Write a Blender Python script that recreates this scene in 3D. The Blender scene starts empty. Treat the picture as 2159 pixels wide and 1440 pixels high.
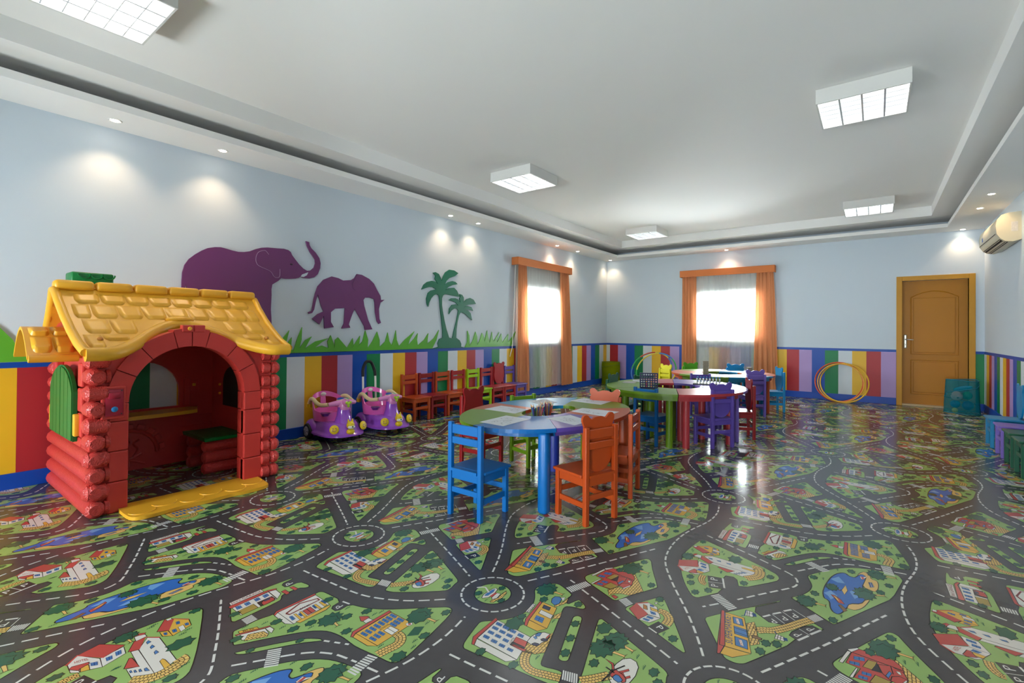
import bpy, bmesh, math, random
from mathutils import Vector, Matrix
from mathutils.geometry import tessellate_polygon
PI = math.pi
R = math.radians
random.seed(7)
scene = bpy.context.scene
col = scene.collection

# ------------------------------------------------------------------ camera, world, exposure
ROOM_X0, ROOM_X1, ROOM_Y0, ROOM_Y1 = -5.049, 1.345, -2.4, 10.357
SOFFIT, STEP, CEIL = 2.835, 3.0, 3.15
cam_d = bpy.data.cameras.new('camera')
cam_d.sensor_width = 36.0
cam_d.lens = 1013.2 / 2159 * 36.0
cam_d.shift_y = (690.6 - 720.0) / 2159
cam_d.clip_start = 0.05
cam = bpy.data.objects.new('camera', cam_d)
col.objects.link(cam)
_yaw, _pitch, _roll = 0.6479, 0.0075, 0.0081
_fw = Vector((-math.sin(_yaw) * math.cos(_pitch), math.cos(_yaw) * math.cos(_pitch), math.sin(_pitch)))
_rt = Vector((math.cos(_yaw), math.sin(_yaw), 0))
_up = _rt.cross(_fw)
_r2 = _rt * math.cos(_roll) + _up * math.sin(_roll)
_u2 = -_rt * math.sin(_roll) + _up * math.cos(_roll)
cam.matrix_world = Matrix(((_r2.x, _u2.x, -_fw.x, 0), (_r2.y, _u2.y, -_fw.y, 0), (_r2.z, _u2.z, -_fw.z, 1.185), (0, 0, 0, 1)))
scene.camera = cam

world = bpy.data.worlds.new('world')
scene.world = world
world.use_nodes = True
_bg = world.node_tree.nodes['Background']
_bg.inputs[0].default_value = (0.93, 0.97, 1.0, 1)
_bg.inputs[1].default_value = 44.0
scene.view_settings.view_transform = 'Standard'
scene.view_settings.look = 'None'
scene.view_settings.gamma = 1.0
scene.view_settings.use_curve_mapping = False
scene.view_settings.exposure = 1.0
TUBE_E = 8.0       # emission of each fluorescent tube in the louvred ceiling lamps
SPOT_W = 10.0      # each recessed downlight

# ------------------------------------------------------------------ helpers
def lin(h):
    h = h.lstrip('#')
    c = [int(h[i:i + 2], 16) / 255 for i in (0, 2, 4)]
    return tuple(x / 12.92 if x <= 0.04045 else ((x + 0.055) / 1.055) ** 2.4 for x in c) + (1.0,)

MATS = {}
def mat(name, hexcol, rough=0.45, spec=0.5, metal=0.0, var=0.06, nscale=9.0, bump=0.0, bscale=60.0, emit=None, coat=0.0):
    """plain surface: noise-varied colour, optional fine relief"""
    if name in MATS:
        return MATS[name]
    m = bpy.data.materials.new(name)
    m.use_nodes = True
    nt = m.node_tree
    b = nt.nodes['Principled BSDF']
    c = lin(hexcol)
    tc = nt.nodes.new('ShaderNodeTexCoord')
    nz = nt.nodes.new('ShaderNodeTexNoise')
    nz.inputs['Scale'].default_value = nscale
    nz.inputs['Detail'].default_value = 3.0
    nt.links.new(tc.outputs['Object'], nz.inputs['Vector'])
    mx = nt.nodes.new('ShaderNodeMix')
    mx.data_type = 'RGBA'
    mx.inputs[6].default_value = tuple(x * (1 - var) for x in c[:3]) + (1,)
    mx.inputs[7].default_value = tuple(min(1, x * (1 + var)) for x in c[:3]) + (1,)
    nt.links.new(nz.outputs['Fac'], mx.inputs[0])
    nt.links.new(mx.outputs[2], b.inputs['Base Color'])
    b.inputs['Roughness'].default_value = rough
    b.inputs['Metallic'].default_value = metal
    b.inputs['Specular IOR Level'].default_value = spec
    b.inputs['Coat Weight'].default_value = coat
    if bump:
        n2 = nt.nodes.new('ShaderNodeTexNoise')
        n2.inputs['Scale'].default_value = bscale
        nt.links.new(tc.outputs['Object'], n2.inputs['Vector'])
        bp = nt.nodes.new('ShaderNodeBump')
        bp.inputs['Strength'].default_value = bump
        bp.inputs['Distance'].default_value = 0.01
        nt.links.new(n2.outputs['Fac'], bp.inputs['Height'])
        nt.links.new(bp.outputs['Normal'], b.inputs['Normal'])
    if emit:
        b.inputs['Emission Color'].default_value = c
        b.inputs['Emission Strength'].default_value = emit
    MATS[name] = m
    return m

def grain(name, hexcol, rough=0.35, strength=0.35):
    """moulded wood-grain plastic"""
    if name in MATS:
        return MATS[name]
    m = mat(name, hexcol, rough, 0.5, var=0.05)
    nt = m.node_tree
    b = nt.nodes['Principled BSDF']
    tc = nt.nodes.new('ShaderNodeTexCoord')
    w = nt.nodes.new('ShaderNodeTexWave')
    w.inputs['Scale'].default_value = 14.0
    w.inputs['Distortion'].default_value = 44.0
    w.inputs['Detail'].default_value = 2.0
    w.inputs['Detail Scale'].default_value = 1.2
    w.bands_direction = 'Z'
    nt.links.new(tc.outputs['Object'], w.inputs['Vector'])
    bp = nt.nodes.new('ShaderNodeBump')
    bp.inputs['Strength'].default_value = strength
    bp.inputs['Distance'].default_value = 0.004
    nt.links.new(w.outputs['Fac'], bp.inputs['Height'])
    nt.links.new(bp.outputs['Normal'], b.inputs['Normal'])
    return m

def tag(o, label=None, cat=None, group=None, kind=None):
    if label: o['label'] = label
    if cat: o['category'] = cat
    if group: o['group'] = group
    if kind: o['kind'] = kind
    return o

def empty(name, loc=(0, 0, 0), rz=0.0):
    o = bpy.data.objects.new(name, None)
    o.empty_display_size = 0.05
    o.location = loc
    o.rotation_euler = (0, 0, rz)
    col.objects.link(o)
    return o

class MB:
    def __init__(s):
        s.bm = bmesh.new()
    def quad(s, *p):
        vs = [s.bm.verts.new(q) for q in p]
        return s.bm.faces.new(vs)
    def box(s, x0, x1, y0, y1, z0, z1, bevel=0.0, mtx=None, seg=1):
        r = bmesh.ops.create_cube(s.bm, size=1.0)
        vs = r['verts']
        sc = Matrix.Diagonal((x1 - x0, y1 - y0, z1 - z0, 1))
        M = Matrix.Translation(((x0 + x1) / 2, (y0 + y1) / 2, (z0 + z1) / 2)) @ sc
        bmesh.ops.transform(s.bm, matrix=M, verts=vs)
        if bevel:
            es = list({e for v in vs for e in v.link_edges})
            rb = bmesh.ops.bevel(s.bm, geom=es, offset=bevel, segments=seg, affect='EDGES', profile=0.5)
            vs = list({v for f in rb['faces'] for v in f.verts} | {v for v in vs if v.is_valid})
        if mtx is not None:
            bmesh.ops.transform(s.bm, matrix=mtx, verts=vs)
        return s
    def cone(s, p0, p1, r0, r1=None, n=16, caps=True):
        r1 = r0 if r1 is None else r1
        return s.tube([p0, p1], [r0, r1], n, caps)
    def tube(s, pts, rad, n=10, caps=True, closed=False, flat=1.0):
        pts = [Vector(p) for p in pts]
        m = len(pts)
        rs = rad if isinstance(rad, (list, tuple)) else [rad] * m
        rings = []
        prev = None
        for i, p in enumerate(pts):
            if closed:
                d = (pts[(i + 1) % m] - pts[i - 1]).normalized()
            elif i == 0:
                d = (pts[1] - p).normalized()
            elif i == m - 1:
                d = (p - pts[i - 1]).normalized()
            else:
                d = ((pts[i + 1] - p).normalized() + (p - pts[i - 1]).normalized()).normalized()
            if prev is None:
                a = Vector((0, 0, 1)) if abs(d.z) < 0.9 else Vector((1, 0, 0))
                u = d.cross(a).normalized()
            else:
                u = (prev - d * prev.dot(d)).normalized()
            prev = u
            v = d.cross(u)
            rings.append([s.bm.verts.new(p + (u * math.cos(2 * PI * k / n) + v * math.sin(2 * PI * k / n) * flat) * rs[i]) for k in range(n)])
        cnt = m if closed else m - 1
        for i in range(cnt):
            a, b = rings[i], rings[(i + 1) % m]
            for k in range(n):
                s.bm.faces.new((a[k], a[(k + 1) % n], b[(k + 1) % n], b[k]))
        if caps and not closed:
            s.bm.faces.new(rings[0][::-1])
            s.bm.faces.new(rings[-1])
        return s
    def prism(s, poly, fn, d0, d1):
        """poly: list of 2D points; fn(a, b, depth) -> 3D point"""
        poly = list(poly)
        ar = sum(poly[i - 1][0] * poly[i][1] - poly[i][0] * poly[i - 1][1] for i in range(len(poly)))
        if ar < 0:
            poly.reverse()
        lo = [s.bm.verts.new(fn(a, b, d0)) for a, b in poly]
        hi = [s.bm.verts.new(fn(a, b, d1)) for a, b in poly]
        tr = tessellate_polygon([[Vector((a, b, 0)) for a, b in poly]])
        for t in tr:
            try:
                s.bm.faces.new([lo[i] for i in t])
                s.bm.faces.new([hi[i] for i in reversed(t)])
            except ValueError:
                pass
        n = len(poly)
        for i in range(n):
            s.bm.faces.new((lo[i], lo[(i + 1) % n], hi[(i + 1) % n], hi[i]))
        return s
    def lathe(s, prof, c=(0, 0, 0), n=20, sx=1.0, sy=1.0, cap=True):
        c = Vector(c)
        rings = []
        for r, z in prof:
            rings.append([s.bm.verts.new(c + Vector((r * sx * math.cos(2 * PI * k / n), r * sy * math.sin(2 * PI * k / n), z))) for k in range(n)])
        for a, b in zip(rings, rings[1:]):
            for k in range(n):
                s.bm.faces.new((a[k], a[(k + 1) % n], b[(k + 1) % n], b[k]))
        if cap:
            s.bm.faces.new(rings[0][::-1])
            s.bm.faces.new(rings[-1])
        return s
    def ball(s, c, r, sx=1, sy=1, sz=1, u=16, v=10):
        M = Matrix.Translation(c) @ Matrix.Diagonal((sx, sy, sz, 1))
        bmesh.ops.create_uvsphere(s.bm, u_segments=u, v_segments=v, radius=r, matrix=M)
        return s
    def grid(s, nu, nv, fn, close_u=False):
        vs = [[s.bm.verts.new(fn(i / (nu - (0 if close_u else 1)), j / (nv - 1))) for j in range(nv)] for i in range(nu)]
        for i in range(nu if close_u else nu - 1):
            for j in range(nv - 1):
                a, b = vs[i], vs[(i + 1) % nu]
                s.bm.faces.new((a[j], b[j], b[j + 1], a[j + 1]))
        return s
    def xf(s, M):
        bmesh.ops.transform(s.bm, matrix=M, verts=s.bm.verts)
        return s
    def solid(s, t):
        bmesh.ops.recalc_face_normals(s.bm, faces=s.bm.faces)
        bmesh.ops.solidify(s.bm, geom=s.bm.faces[:], thickness=t)
        return s
    def mesh(s, name, smooth=None):
        bmesh.ops.recalc_face_normals(s.bm, faces=s.bm.faces)
        me = bpy.data.meshes.new(name)
        if smooth is not None:
            lim = R(smooth)
            for f in s.bm.faces:
                f.smooth = True
            for e in s.bm.edges:
                e.smooth = not (len(e.link_faces) == 2 and e.calc_face_angle(0) > lim)
        s.bm.to_mesh(me)
        s.bm.free()
        return me
    def build(s, name, m, parent=None, smooth=None):
        return put(name, s.mesh(name, smooth), m, parent)

def put(name, me, m, parent=None, loc=(0, 0, 0), rot=(0, 0, 0)):
    """link a mesh as one object; the material sits on the object so meshes can be shared"""
    o = bpy.data.objects.new(name, me)
    if len(me.materials) == 0:
        me.materials.append(None)
    o.material_slots[0].link = 'OBJECT'
    o.material_slots[0].material = m
    o.location = loc
    o.rotation_euler = rot
    if parent is not None:
        o.parent = parent
    col.objects.link(o)
    return o

def catmull(P, n=8, closed=False):
    P = [Vector(p) for p in P]
    out = []
    m = len(P)
    rng = range(m) if closed else range(m - 1)
    for i in rng:
        p0 = P[i - 1] if (i > 0 or closed) else P[i]
        p1, p2 = P[i], P[(i + 1) % m]
        p3 = P[(i + 2) % m] if (i + 2 < m or closed) else p2
        for k in range(n):
            t = k / n
            out.append(0.5 * ((2 * p1) + (p2 - p0) * t + (2 * p0 - 5 * p1 + 4 * p2 - p3) * t * t + (3 * p1 - p0 - 3 * p2 + p3) * t ** 3))
    if not closed:
        out.append(P[-1])
    return out

# ------------------------------------------------------------------ room shell
M_WALL = mat('wall_paint', 'c9d4de', 0.55, 0.35, var=0.015, nscale=2.0, bump=0.02, bscale=120)
M_CEIL = mat('ceiling_paint', 'f0efed', 0.7, 0.25, var=0.01, nscale=2.0)
M_TRIMW = mat('soffit_paint', 'efeeec', 0.7, 0.25, var=0.01, nscale=2.0)
STRIPE = {'y': mat('stripe_yellow', 'e0b020', 0.42, 0.4, var=0.04, nscale=3), 'r': mat('stripe_red', 'a5262d', 0.42, 0.4, var=0.05, nscale=3),
          'l': mat('stripe_lilac', 'ab8fc6', 0.42, 0.4, var=0.04, nscale=3), 'b': mat('stripe_blue', '0046a4', 0.4, 0.4, var=0.05, nscale=3),
          'g': mat('stripe_green', '007a45', 0.42, 0.4, var=0.05, nscale=3), 'w': mat('stripe_white', 'cdd6de', 0.45, 0.4, var=0.02, nscale=3)}
WT = 0.2
WIN_L = (6.88, 8.22, 0.97, 2.0)      # y0, y1, z0, z1
WIN_B = (-3.04, -1.72, 1.03, 2.03)   # x0, x1, z0, z1
DOOR = (0.352, 1.168, 0.0, 2.075)

def wall_with_hole(name, fn, a0, a1, hole):
    mb = MB()
    h0, h1, z0, z1 = hole
    def bx(p0, p1, q0, q1):
        if p1 - p0 < 1e-4 or q1 - q0 < 1e-4:
            return
        A, B = fn(p0, 0, q0), fn(p1, WT, q1)
        mb.box(min(A[0], B[0]), max(A[0], B[0]), min(A[1], B[1]), max(A[1], B[1]), q0, q1)
    bx(a0, h0, -0.05, CEIL + 0.1); bx(h1, a1, -0.05, CEIL + 0.1)
    bx(h0, h1, -0.05 if z0 > 0 else -0.05, z0) if z0 > 0 else None
    bx(h0, h1, z1, CEIL + 0.1)
    return tag(mb.build(name, M_WALL), kind='structure')

def rectangular_wall(name, x0, x1, y0, y1):
    return tag(MB().box(x0, x1, y0, y1, -0.05, CEIL + 0.1).build(name, M_WALL), kind='structure')

wall_left = wall_with_hole('wall_left', lambda a, d, z: (ROOM_X0 - d, a, z), ROOM_Y0, ROOM_Y1 + WT, WIN_L)
# back wall carries both a window and a door
mb = MB()
for a0, a1, z0, z1 in ((ROOM_X0, WIN_B[0], -0.05, 3.25), (WIN_B[0], WIN_B[1], -0.05, WIN_B[2]), (WIN_B[0], WIN_B[1], WIN_B[3], 3.25),
                       (WIN_B[1], DOOR[0], -0.05, 3.25), (DOOR[0], DOOR[1], DOOR[3], 3.25), (DOOR[1], ROOM_X1 + WT, -0.05, 3.25)):
    mb.box(a0, a1, ROOM_Y1, ROOM_Y1 + WT, z0, z1)
wall_back = tag(mb.build('wall_back', M_WALL), kind='structure')
wall_right = rectangular_wall('wall_right', ROOM_X1, ROOM_X1 + WT, ROOM_Y0, ROOM_Y1)
mb = MB()   # wall behind the photographer; its two unseen windows are added for daylight
FW = ((-4.1, -3.2), (-0.7, 0.2)); FZ = (0.15, 1.6)
_xs = [ROOM_X0 - WT] + [v for w_ in FW for v in w_] + [ROOM_X1 + WT]
for k in range(5):
    if k % 2 == 0: mb.box(_xs[k], _xs[k + 1], ROOM_Y0 - WT, ROOM_Y0, -0.05, CEIL + 0.1)
    else:
        mb.box(_xs[k], _xs[k + 1], ROOM_Y0 - WT, ROOM_Y0, -0.05, FZ[0]); mb.box(_xs[k], _xs[k + 1], ROOM_Y0 - WT, ROOM_Y0, FZ[1], CEIL + 0.1)
wall_front = tag(mb.build('wall_front', M_WALL), kind='structure')

ceiling = tag(MB().box(ROOM_X0, ROOM_X1, ROOM_Y0, ROOM_Y1, CEIL, CEIL + 0.1).build('ceiling', M_CEIL), kind='structure')
def ring(mb, wo, wi, z0, z1):
    """rectangular frame between insets wo and wi"""
    X0, X1, Y0, Y1 = ROOM_X0, ROOM_X1, ROOM_Y0, ROOM_Y1
    mb.box(X0 + wo, X0 + wi, Y0 + wo, Y1 - wo, z0, z1)
    mb.box(X1 - wi, X1 - wo, Y0 + wo, Y1 - wo, z0, z1)
    mb.box(X0 + wi, X1 - wi, Y0 + wo, Y0 + wi, z0, z1)
    mb.box(X0 + wi, X1 - wi, Y1 - wi, Y1 - wo, z0, z1)
mb = MB(); ring(mb, 0.0, 0.47, SOFFIT, SOFFIT + 0.012)
trim_1 = tag(mb.build('trim_1', M_TRIMW), 'lower plaster soffit running round the room', kind='structure')
mb = MB(); ring(mb, 0.44, 0.47, SOFFIT + 0.012, SOFFIT + 0.058); mb.build('soffit_lip', M_TRIMW, trim_1)
mb = MB(); ring(mb, 0.0, 0.67, STEP, CEIL)
trim_2 = tag(mb.build('trim_2', M_TRIMW), 'upper stepped plaster frame of the tray ceiling', kind='structure')

# painted wainscot: each painted stripe its own thin coat of paint on the wall
BAND0, BAND1, SK = 0.885, 0.927, 0.115
CYC = 'yrlbgw'
def stripe(parent, c, fn, a0, a1, z0=SK, z1=BAND0, nm='painted_stripe'):
    A, B = fn(a0, 0), fn(a1, 0.0025)
    MB().box(min(A[0], B[0]), max(A[0], B[0]), min(A[1], B[1]), max(A[1], B[1]), z0, z1).build(nm, STRIPE[c], parent)
fL = lambda a, d: (ROOM_X0 + d, a)
fB = lambda a, d: (a, ROOM_Y1 - d)
fR = lambda a, d: (ROOM_X1 - d, a)
# left wall: yellow starts at y=2.865, one stripe per 0.2035 m
w = 0.2035
for k in range(-25, 38):
    a0, a1 = 2.865 + k * w, 2.865 + (k + 1) * w
    a0, a1 = max(a0, ROOM_Y0), min(a1, ROOM_Y1 - 0.003)
    if a1 > a0 + 0.01:
        stripe(wall_left, CYC[k % 6], fL, a0, a1)
stripe(wall_left, 'b', fL, ROOM_Y0, ROOM_Y1 - 0.003, BAND0, BAND1, 'painted_band')
stripe(wall_back, 'w', fB, ROOM_X0 + 0.003, -4.957)
for k in range(0, 27):
    a0, a1 = -4.957 + k * 0.2012, -4.957 + (k + 1) * 0.2012
    c = 'rlbgwy'[k % 6]
    if a0 > 0.275:
        break
    stripe(wall_back, c, fB, a0, min(a1, 0.277))
stripe(wall_back, 'g', fB, 1.243, ROOM_X1 - 0.003)
stripe(wall_back, 'b', fB, ROOM_X0 + 0.003, 0.277, BAND0, BAND1, 'painted_band')
stripe(wall_back, 'b', fB, 1.243, ROOM_X1 - 0.003, BAND0, BAND1, 'painted_band')
for k in range(0, 66):
    a1, a0 = 10.354 - k * 0.1955, 10.354 - (k + 1) * 0.1955
    a0 = max(a0, ROOM_Y0)
    if a1 > a0 + 0.01:
        stripe(wall_right, 'wyrlbg'[k % 6], fR, a0, a1)
stripe(wall_right, 'b', fR, ROOM_Y0, ROOM_Y1 - 0.003, BAND0, BAND1, 'painted_band')
M_SKIRT = mat('skirting_blue', '0042a6', 0.4, 0.45, var=0.04, nscale=4)
for nm, a in (('baseboard_left', (ROOM_X0, ROOM_X0 + 0.016, ROOM_Y0, ROOM_Y1)), ('baseboard_back', (ROOM_X0 + 0.016, 0.277, ROOM_Y1 - 0.016, ROOM_Y1)),
              ('baseboard_right', (ROOM_X1 - 0.016, ROOM_X1, ROOM_Y0, ROOM_Y1 - 0.016))):
    tag(MB().box(*a, 0.0, SK, 0.003).build(nm, M_SKIRT), kind='structure')
tag(MB().box(1.243, ROOM_X1 - 0.016, ROOM_Y1 - 0.016, ROOM_Y1, 0.0, SK, 0.003).build('baseboard_corner', M_SKIRT), kind='structure')

# ------------------------------------------------------------------ windows
M_ALU = mat('window_white_frame', 'e9e8e4', 0.35, 0.5, var=0.01)
def glass_mat():
    m = bpy.data.materials.new('window_glass'); m.use_nodes = True
    nt = m.node_tree; nt.nodes.clear()
    out = nt.nodes.new('ShaderNodeOutputMaterial'); mx = nt.nodes.new('ShaderNodeMixShader')
    tr = nt.nodes.new('ShaderNodeBsdfTransparent'); gl = nt.nodes.new('ShaderNodeBsdfGlossy'); fr = nt.nodes.new('ShaderNodeFresnel')
    tr.inputs[0].default_value = (0.93, 0.96, 0.96, 1); gl.inputs['Roughness'].default_value = 0.02
    nt.links.new(fr.outputs[0], mx.inputs[0]); nt.links.new(tr.outputs[0], mx.inputs[1]); nt.links.new(gl.outputs[0], mx.inputs[2]); nt.links.new(mx.outputs[0], out.inputs[0])
    return m
M_GLASS = glass_mat()
def window(name, fn, a0, a1, z0, z1, label):
    """fn(a, depth_into_wall) -> x, y"""
    def bx(mb, p0, p1, d0, d1, q0, q1, bev=0.003):
        A, B = fn(p0, d0), fn(p1, d1)
        mb.box(min(A[0], B[0]), max(A[0], B[0]), min(A[1], B[1]), max(A[1], B[1]), q0, q1, bev)
    mb = MB(); t = 0.05
    for p in ((a0, a1, z0, z0 + t), (a0, a1, z1 - t, z1), (a0, a0 + t, z0 + t, z1 - t), (a1 - t, a1, z0 + t, z1 - t)):
        bx(mb, p[0], p[1], 0.09, 0.15, p[2], p[3])
    root = tag(mb.build(name, M_ALU), label, kind='structure')
    mid = (a0 + a1) / 2
    for s0, s1, d in ((a0 + t, mid + 0.03, 0.10), (mid - 0.03, a1 - t, 0.125)):
        mb = MB(); q = 0.045
        for p in ((s0, s1, z0 + t, z0 + t + q), (s0, s1, z1 - t - q, z1 - t), (s0, s0 + q, z0 + t + q, z1 - t - q), (s1 - q, s1, z0 + t + q, z1 - t - q)):
            bx(mb, p[0], p[1], d, d + 0.02, p[2], p[3], 0.002)
        sash = mb.build('sash', M_ALU, root)
        mb = MB(); bx(mb, s0 + q, s1 - q, d + 0.008, d + 0.012, z0 + t + q, z1 - t - q, 0)
        mb.build('pane', M_GLASS, sash)
    mb = MB(); bx(mb, a0 - 0.0, a1 + 0.0, -0.02, 0.1, z0 - 0.02, z0, 0.004)
    mb.build('window_sill', M_ALU, root)
    return root
window('window_1', lambda a, d: (ROOM_X0 - d, a), *WIN_L, 'white sliding window behind the sheer curtain on the elephant wall')
window('window_2', lambda a, d: (a, ROOM_Y1 + d), *WIN_B, 'white sliding window behind the sheer curtain on the door wall')

window('window_3', lambda a, d: (a, ROOM_Y0 - d), FW[0][0], FW[0][1], FZ[0], FZ[1], 'added daylight window behind the photographer on the elephant side')  # this and the next are unseen openings, put in to brighten the room
window('window_4', lambda a, d: (a, ROOM_Y0 - d), FW[1][0], FW[1][1], FZ[0], FZ[1], 'added daylight window behind the photographer on the air conditioner side')
def portal(loc, rot, sx, sy):
    d = bpy.data.lights.new('window_portal', 'AREA'); d.shape = 'RECTANGLE'; d.size = sx; d.size_y = sy; d.cycles.is_portal = True
    o = bpy.data.objects.new('window_portal', d); o.location = loc; o.rotation_euler = rot; col.objects.link(o)
portal((ROOM_X0 - 0.16, sum(WIN_L[:2]) / 2, sum(WIN_L[2:]) / 2), (0, R(-90), 0), WIN_L[3] - WIN_L[2], WIN_L[1] - WIN_L[0])
portal((sum(WIN_B[:2]) / 2, ROOM_Y1 + 0.16, sum(WIN_B[2:]) / 2), (R(-90), 0, 0), WIN_B[1] - WIN_B[0], WIN_B[3] - WIN_B[2])
for w_ in FW: portal((sum(w_) / 2, ROOM_Y0 - 0.16, sum(FZ) / 2), (R(90), 0, 0), w_[1] - w_[0], FZ[1] - FZ[0])

# ------------------------------------------------------------------ door
M_DOOR = mat('door_mustard', 'b0720a', 0.45, 0.35, var=0.05, nscale=3, bump=0.05, bscale=40)
M_DOORF = mat('door_frame_mustard', 'bd861a', 0.45, 0.4, var=0.05, nscale=3)
M_STEEL = mat('brushed_steel', 'b9b4a8', 0.3, 0.5, metal=0.9, var=0.05)
door = tag(empty('door_1', (0.76, ROOM_Y1, 0)), 'mustard painted panel door in matching frame beside the toy bag', kind='structure')
off = Vector((0.76, ROOM_Y1, 0))
def dpart(name, mb, m, parent=None, smooth=None):
    mb.xf(Matrix.Translation(-off)); return mb.build(name, m, parent or door, smooth)
for x0, x1, z0, z1 in ((0.277, 0.352, 0, 2.15), (1.168, 1.243, 0, 2.15), (0.352, 1.168, 2.075, 2.15)):
    dpart('door_frame', MB().box(x0, x1, ROOM_Y1 - 0.022, ROOM_Y1 + 0.16, z0, z1, 0.003), M_DOORF)
leaf = dpart('door_leaf', MB().box(0.352, 1.168, ROOM_Y1 + 0.09, ROOM_Y1 + 0.135, 0.03, 2.075), M_DOOR)
# two sunk panels: raised moulding round each, arched head on the upper one
def mould(pts):
    p3 = [(x, ROOM_Y1 + 0.089, z) for x, z in pts]
    dpart('panel_moulding', MB().tube(p3, 0.008, 6, closed=True), M_DOOR, leaf, 40)
mould([(0.47, 0.20), (1.05, 0.20), (1.05, 0.76), (0.47, 0.76)])
mould([(0.47, 0.86), (1.05, 0.86), (1.05, 1.80)] + [(0.76 + 0.29 * math.cos(R(t)), 1.80 + 0.10 * (0.5 - 0.5 * math.cos(R(2 * t)))) for t in range(10, 180, 10)] + [(0.47, 1.80)])
dpart('door_panel', MB().box(0.50, 1.02, ROOM_Y1 + 0.083, ROOM_Y1 + 0.092, 0.23, 0.73, 0.004), M_DOOR, leaf)
dpart('door_panel', MB().box(0.50, 1.02, ROOM_Y1 + 0.083, ROOM_Y1 + 0.092, 0.89, 1.79, 0.004), M_DOOR, leaf)
hp = dpart('handle_plate', MB().box(0.378, 0.418, ROOM_Y1 + 0.078, ROOM_Y1 + 0.09, 0.95, 1.18, 0.012, seg=3), M_STEEL)
dpart('lever', MB().tube([(0.398, ROOM_Y1 + 0.08, 1.10), (0.398, ROOM_Y1 + 0.045, 1.10), (0.42, ROOM_Y1 + 0.035, 1.10), (0.50, ROOM_Y1 + 0.035, 1.095)], 0.009, 8), M_STEEL, hp, 50)
dpart('keyhole', MB().box(0.394, 0.402, ROOM_Y1 + 0.076, ROOM_Y1 + 0.08, 1.0, 1.02), mat('dark_hole', '14100c', 0.6), hp)
dpart('threshold', MB().box(0.352, 1.168, ROOM_Y1 - 0.02, ROOM_Y1 + 0.16, 0.0, 0.03, 0.004), mat('threshold_stone', 'b49c78', 0.5, var=0.1, nscale=30))

# ------------------------------------------------------------------ floor: vinyl printed with a road map, repeated half-drop
M_ROAD = mat('vinyl_road', '474446', 0.3, 0.45, var=0.12, nscale=22)
def vinyl_relief(m, rough):
    nt = m.node_tree; b = nt.nodes['Principled BSDF']
    tc = nt.nodes.new('ShaderNodeTexCoord')
    n1 = nt.nodes.new('ShaderNodeTexNoise'); n1.inputs['Scale'].default_value = 5.0; n1.inputs['Detail'].default_value = 2.0
    n2 = nt.nodes.new('ShaderNodeTexNoise'); n2.inputs['Scale'].default_value = 260.0
    ad = nt.nodes.new('ShaderNodeMath'); ad.operation = 'MULTIPLY_ADD'; ad.inputs[1].default_value = 0.05
    nt.links.new(tc.outputs['Object'], n1.inputs['Vector']); nt.links.new(tc.outputs['Object'], n2.inputs['Vector'])
    nt.links.new(n2.outputs['Fac'], ad.inputs[0]); nt.links.new(n1.outputs['Fac'], ad.inputs[2])
    bp = nt.nodes.new('ShaderNodeBump'); bp.inputs['Strength'].default_value = 0.10; bp.inputs['Distance'].default_value = 0.012
    nt.links.new(ad.outputs[0], bp.inputs['Height']); nt.links.new(bp.outputs['Normal'], b.inputs['Normal'])
    b.inputs['Roughness'].default_value = rough; b.inputs['Specular IOR Level'].default_value = 0.5
vinyl_relief(M_ROAD, 0.19)
M_PRINT = bpy.data.materials.new('vinyl_print'); M_PRINT.use_nodes = True
_nt = M_PRINT.node_tree; _at = _nt.nodes.new('ShaderNodeAttribute'); _at.attribute_name = 'ink'
_nt.links.new(_at.outputs['Color'], _nt.nodes['Principled BSDF'].inputs['Base Color'])
_nt.nodes['Principled BSDF'].inputs['Specular IOR Level'].default_value = 0.45
vinyl_relief(M_PRINT, 0.19)
floor = tag(MB().box(ROOM_X0, ROOM_X1, ROOM_Y0, ROOM_Y1 + 0.14, -0.05, 0.0).build('floor', M_ROAD), 'dark vinyl floor printed with a toy town road map', kind='structure')

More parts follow.
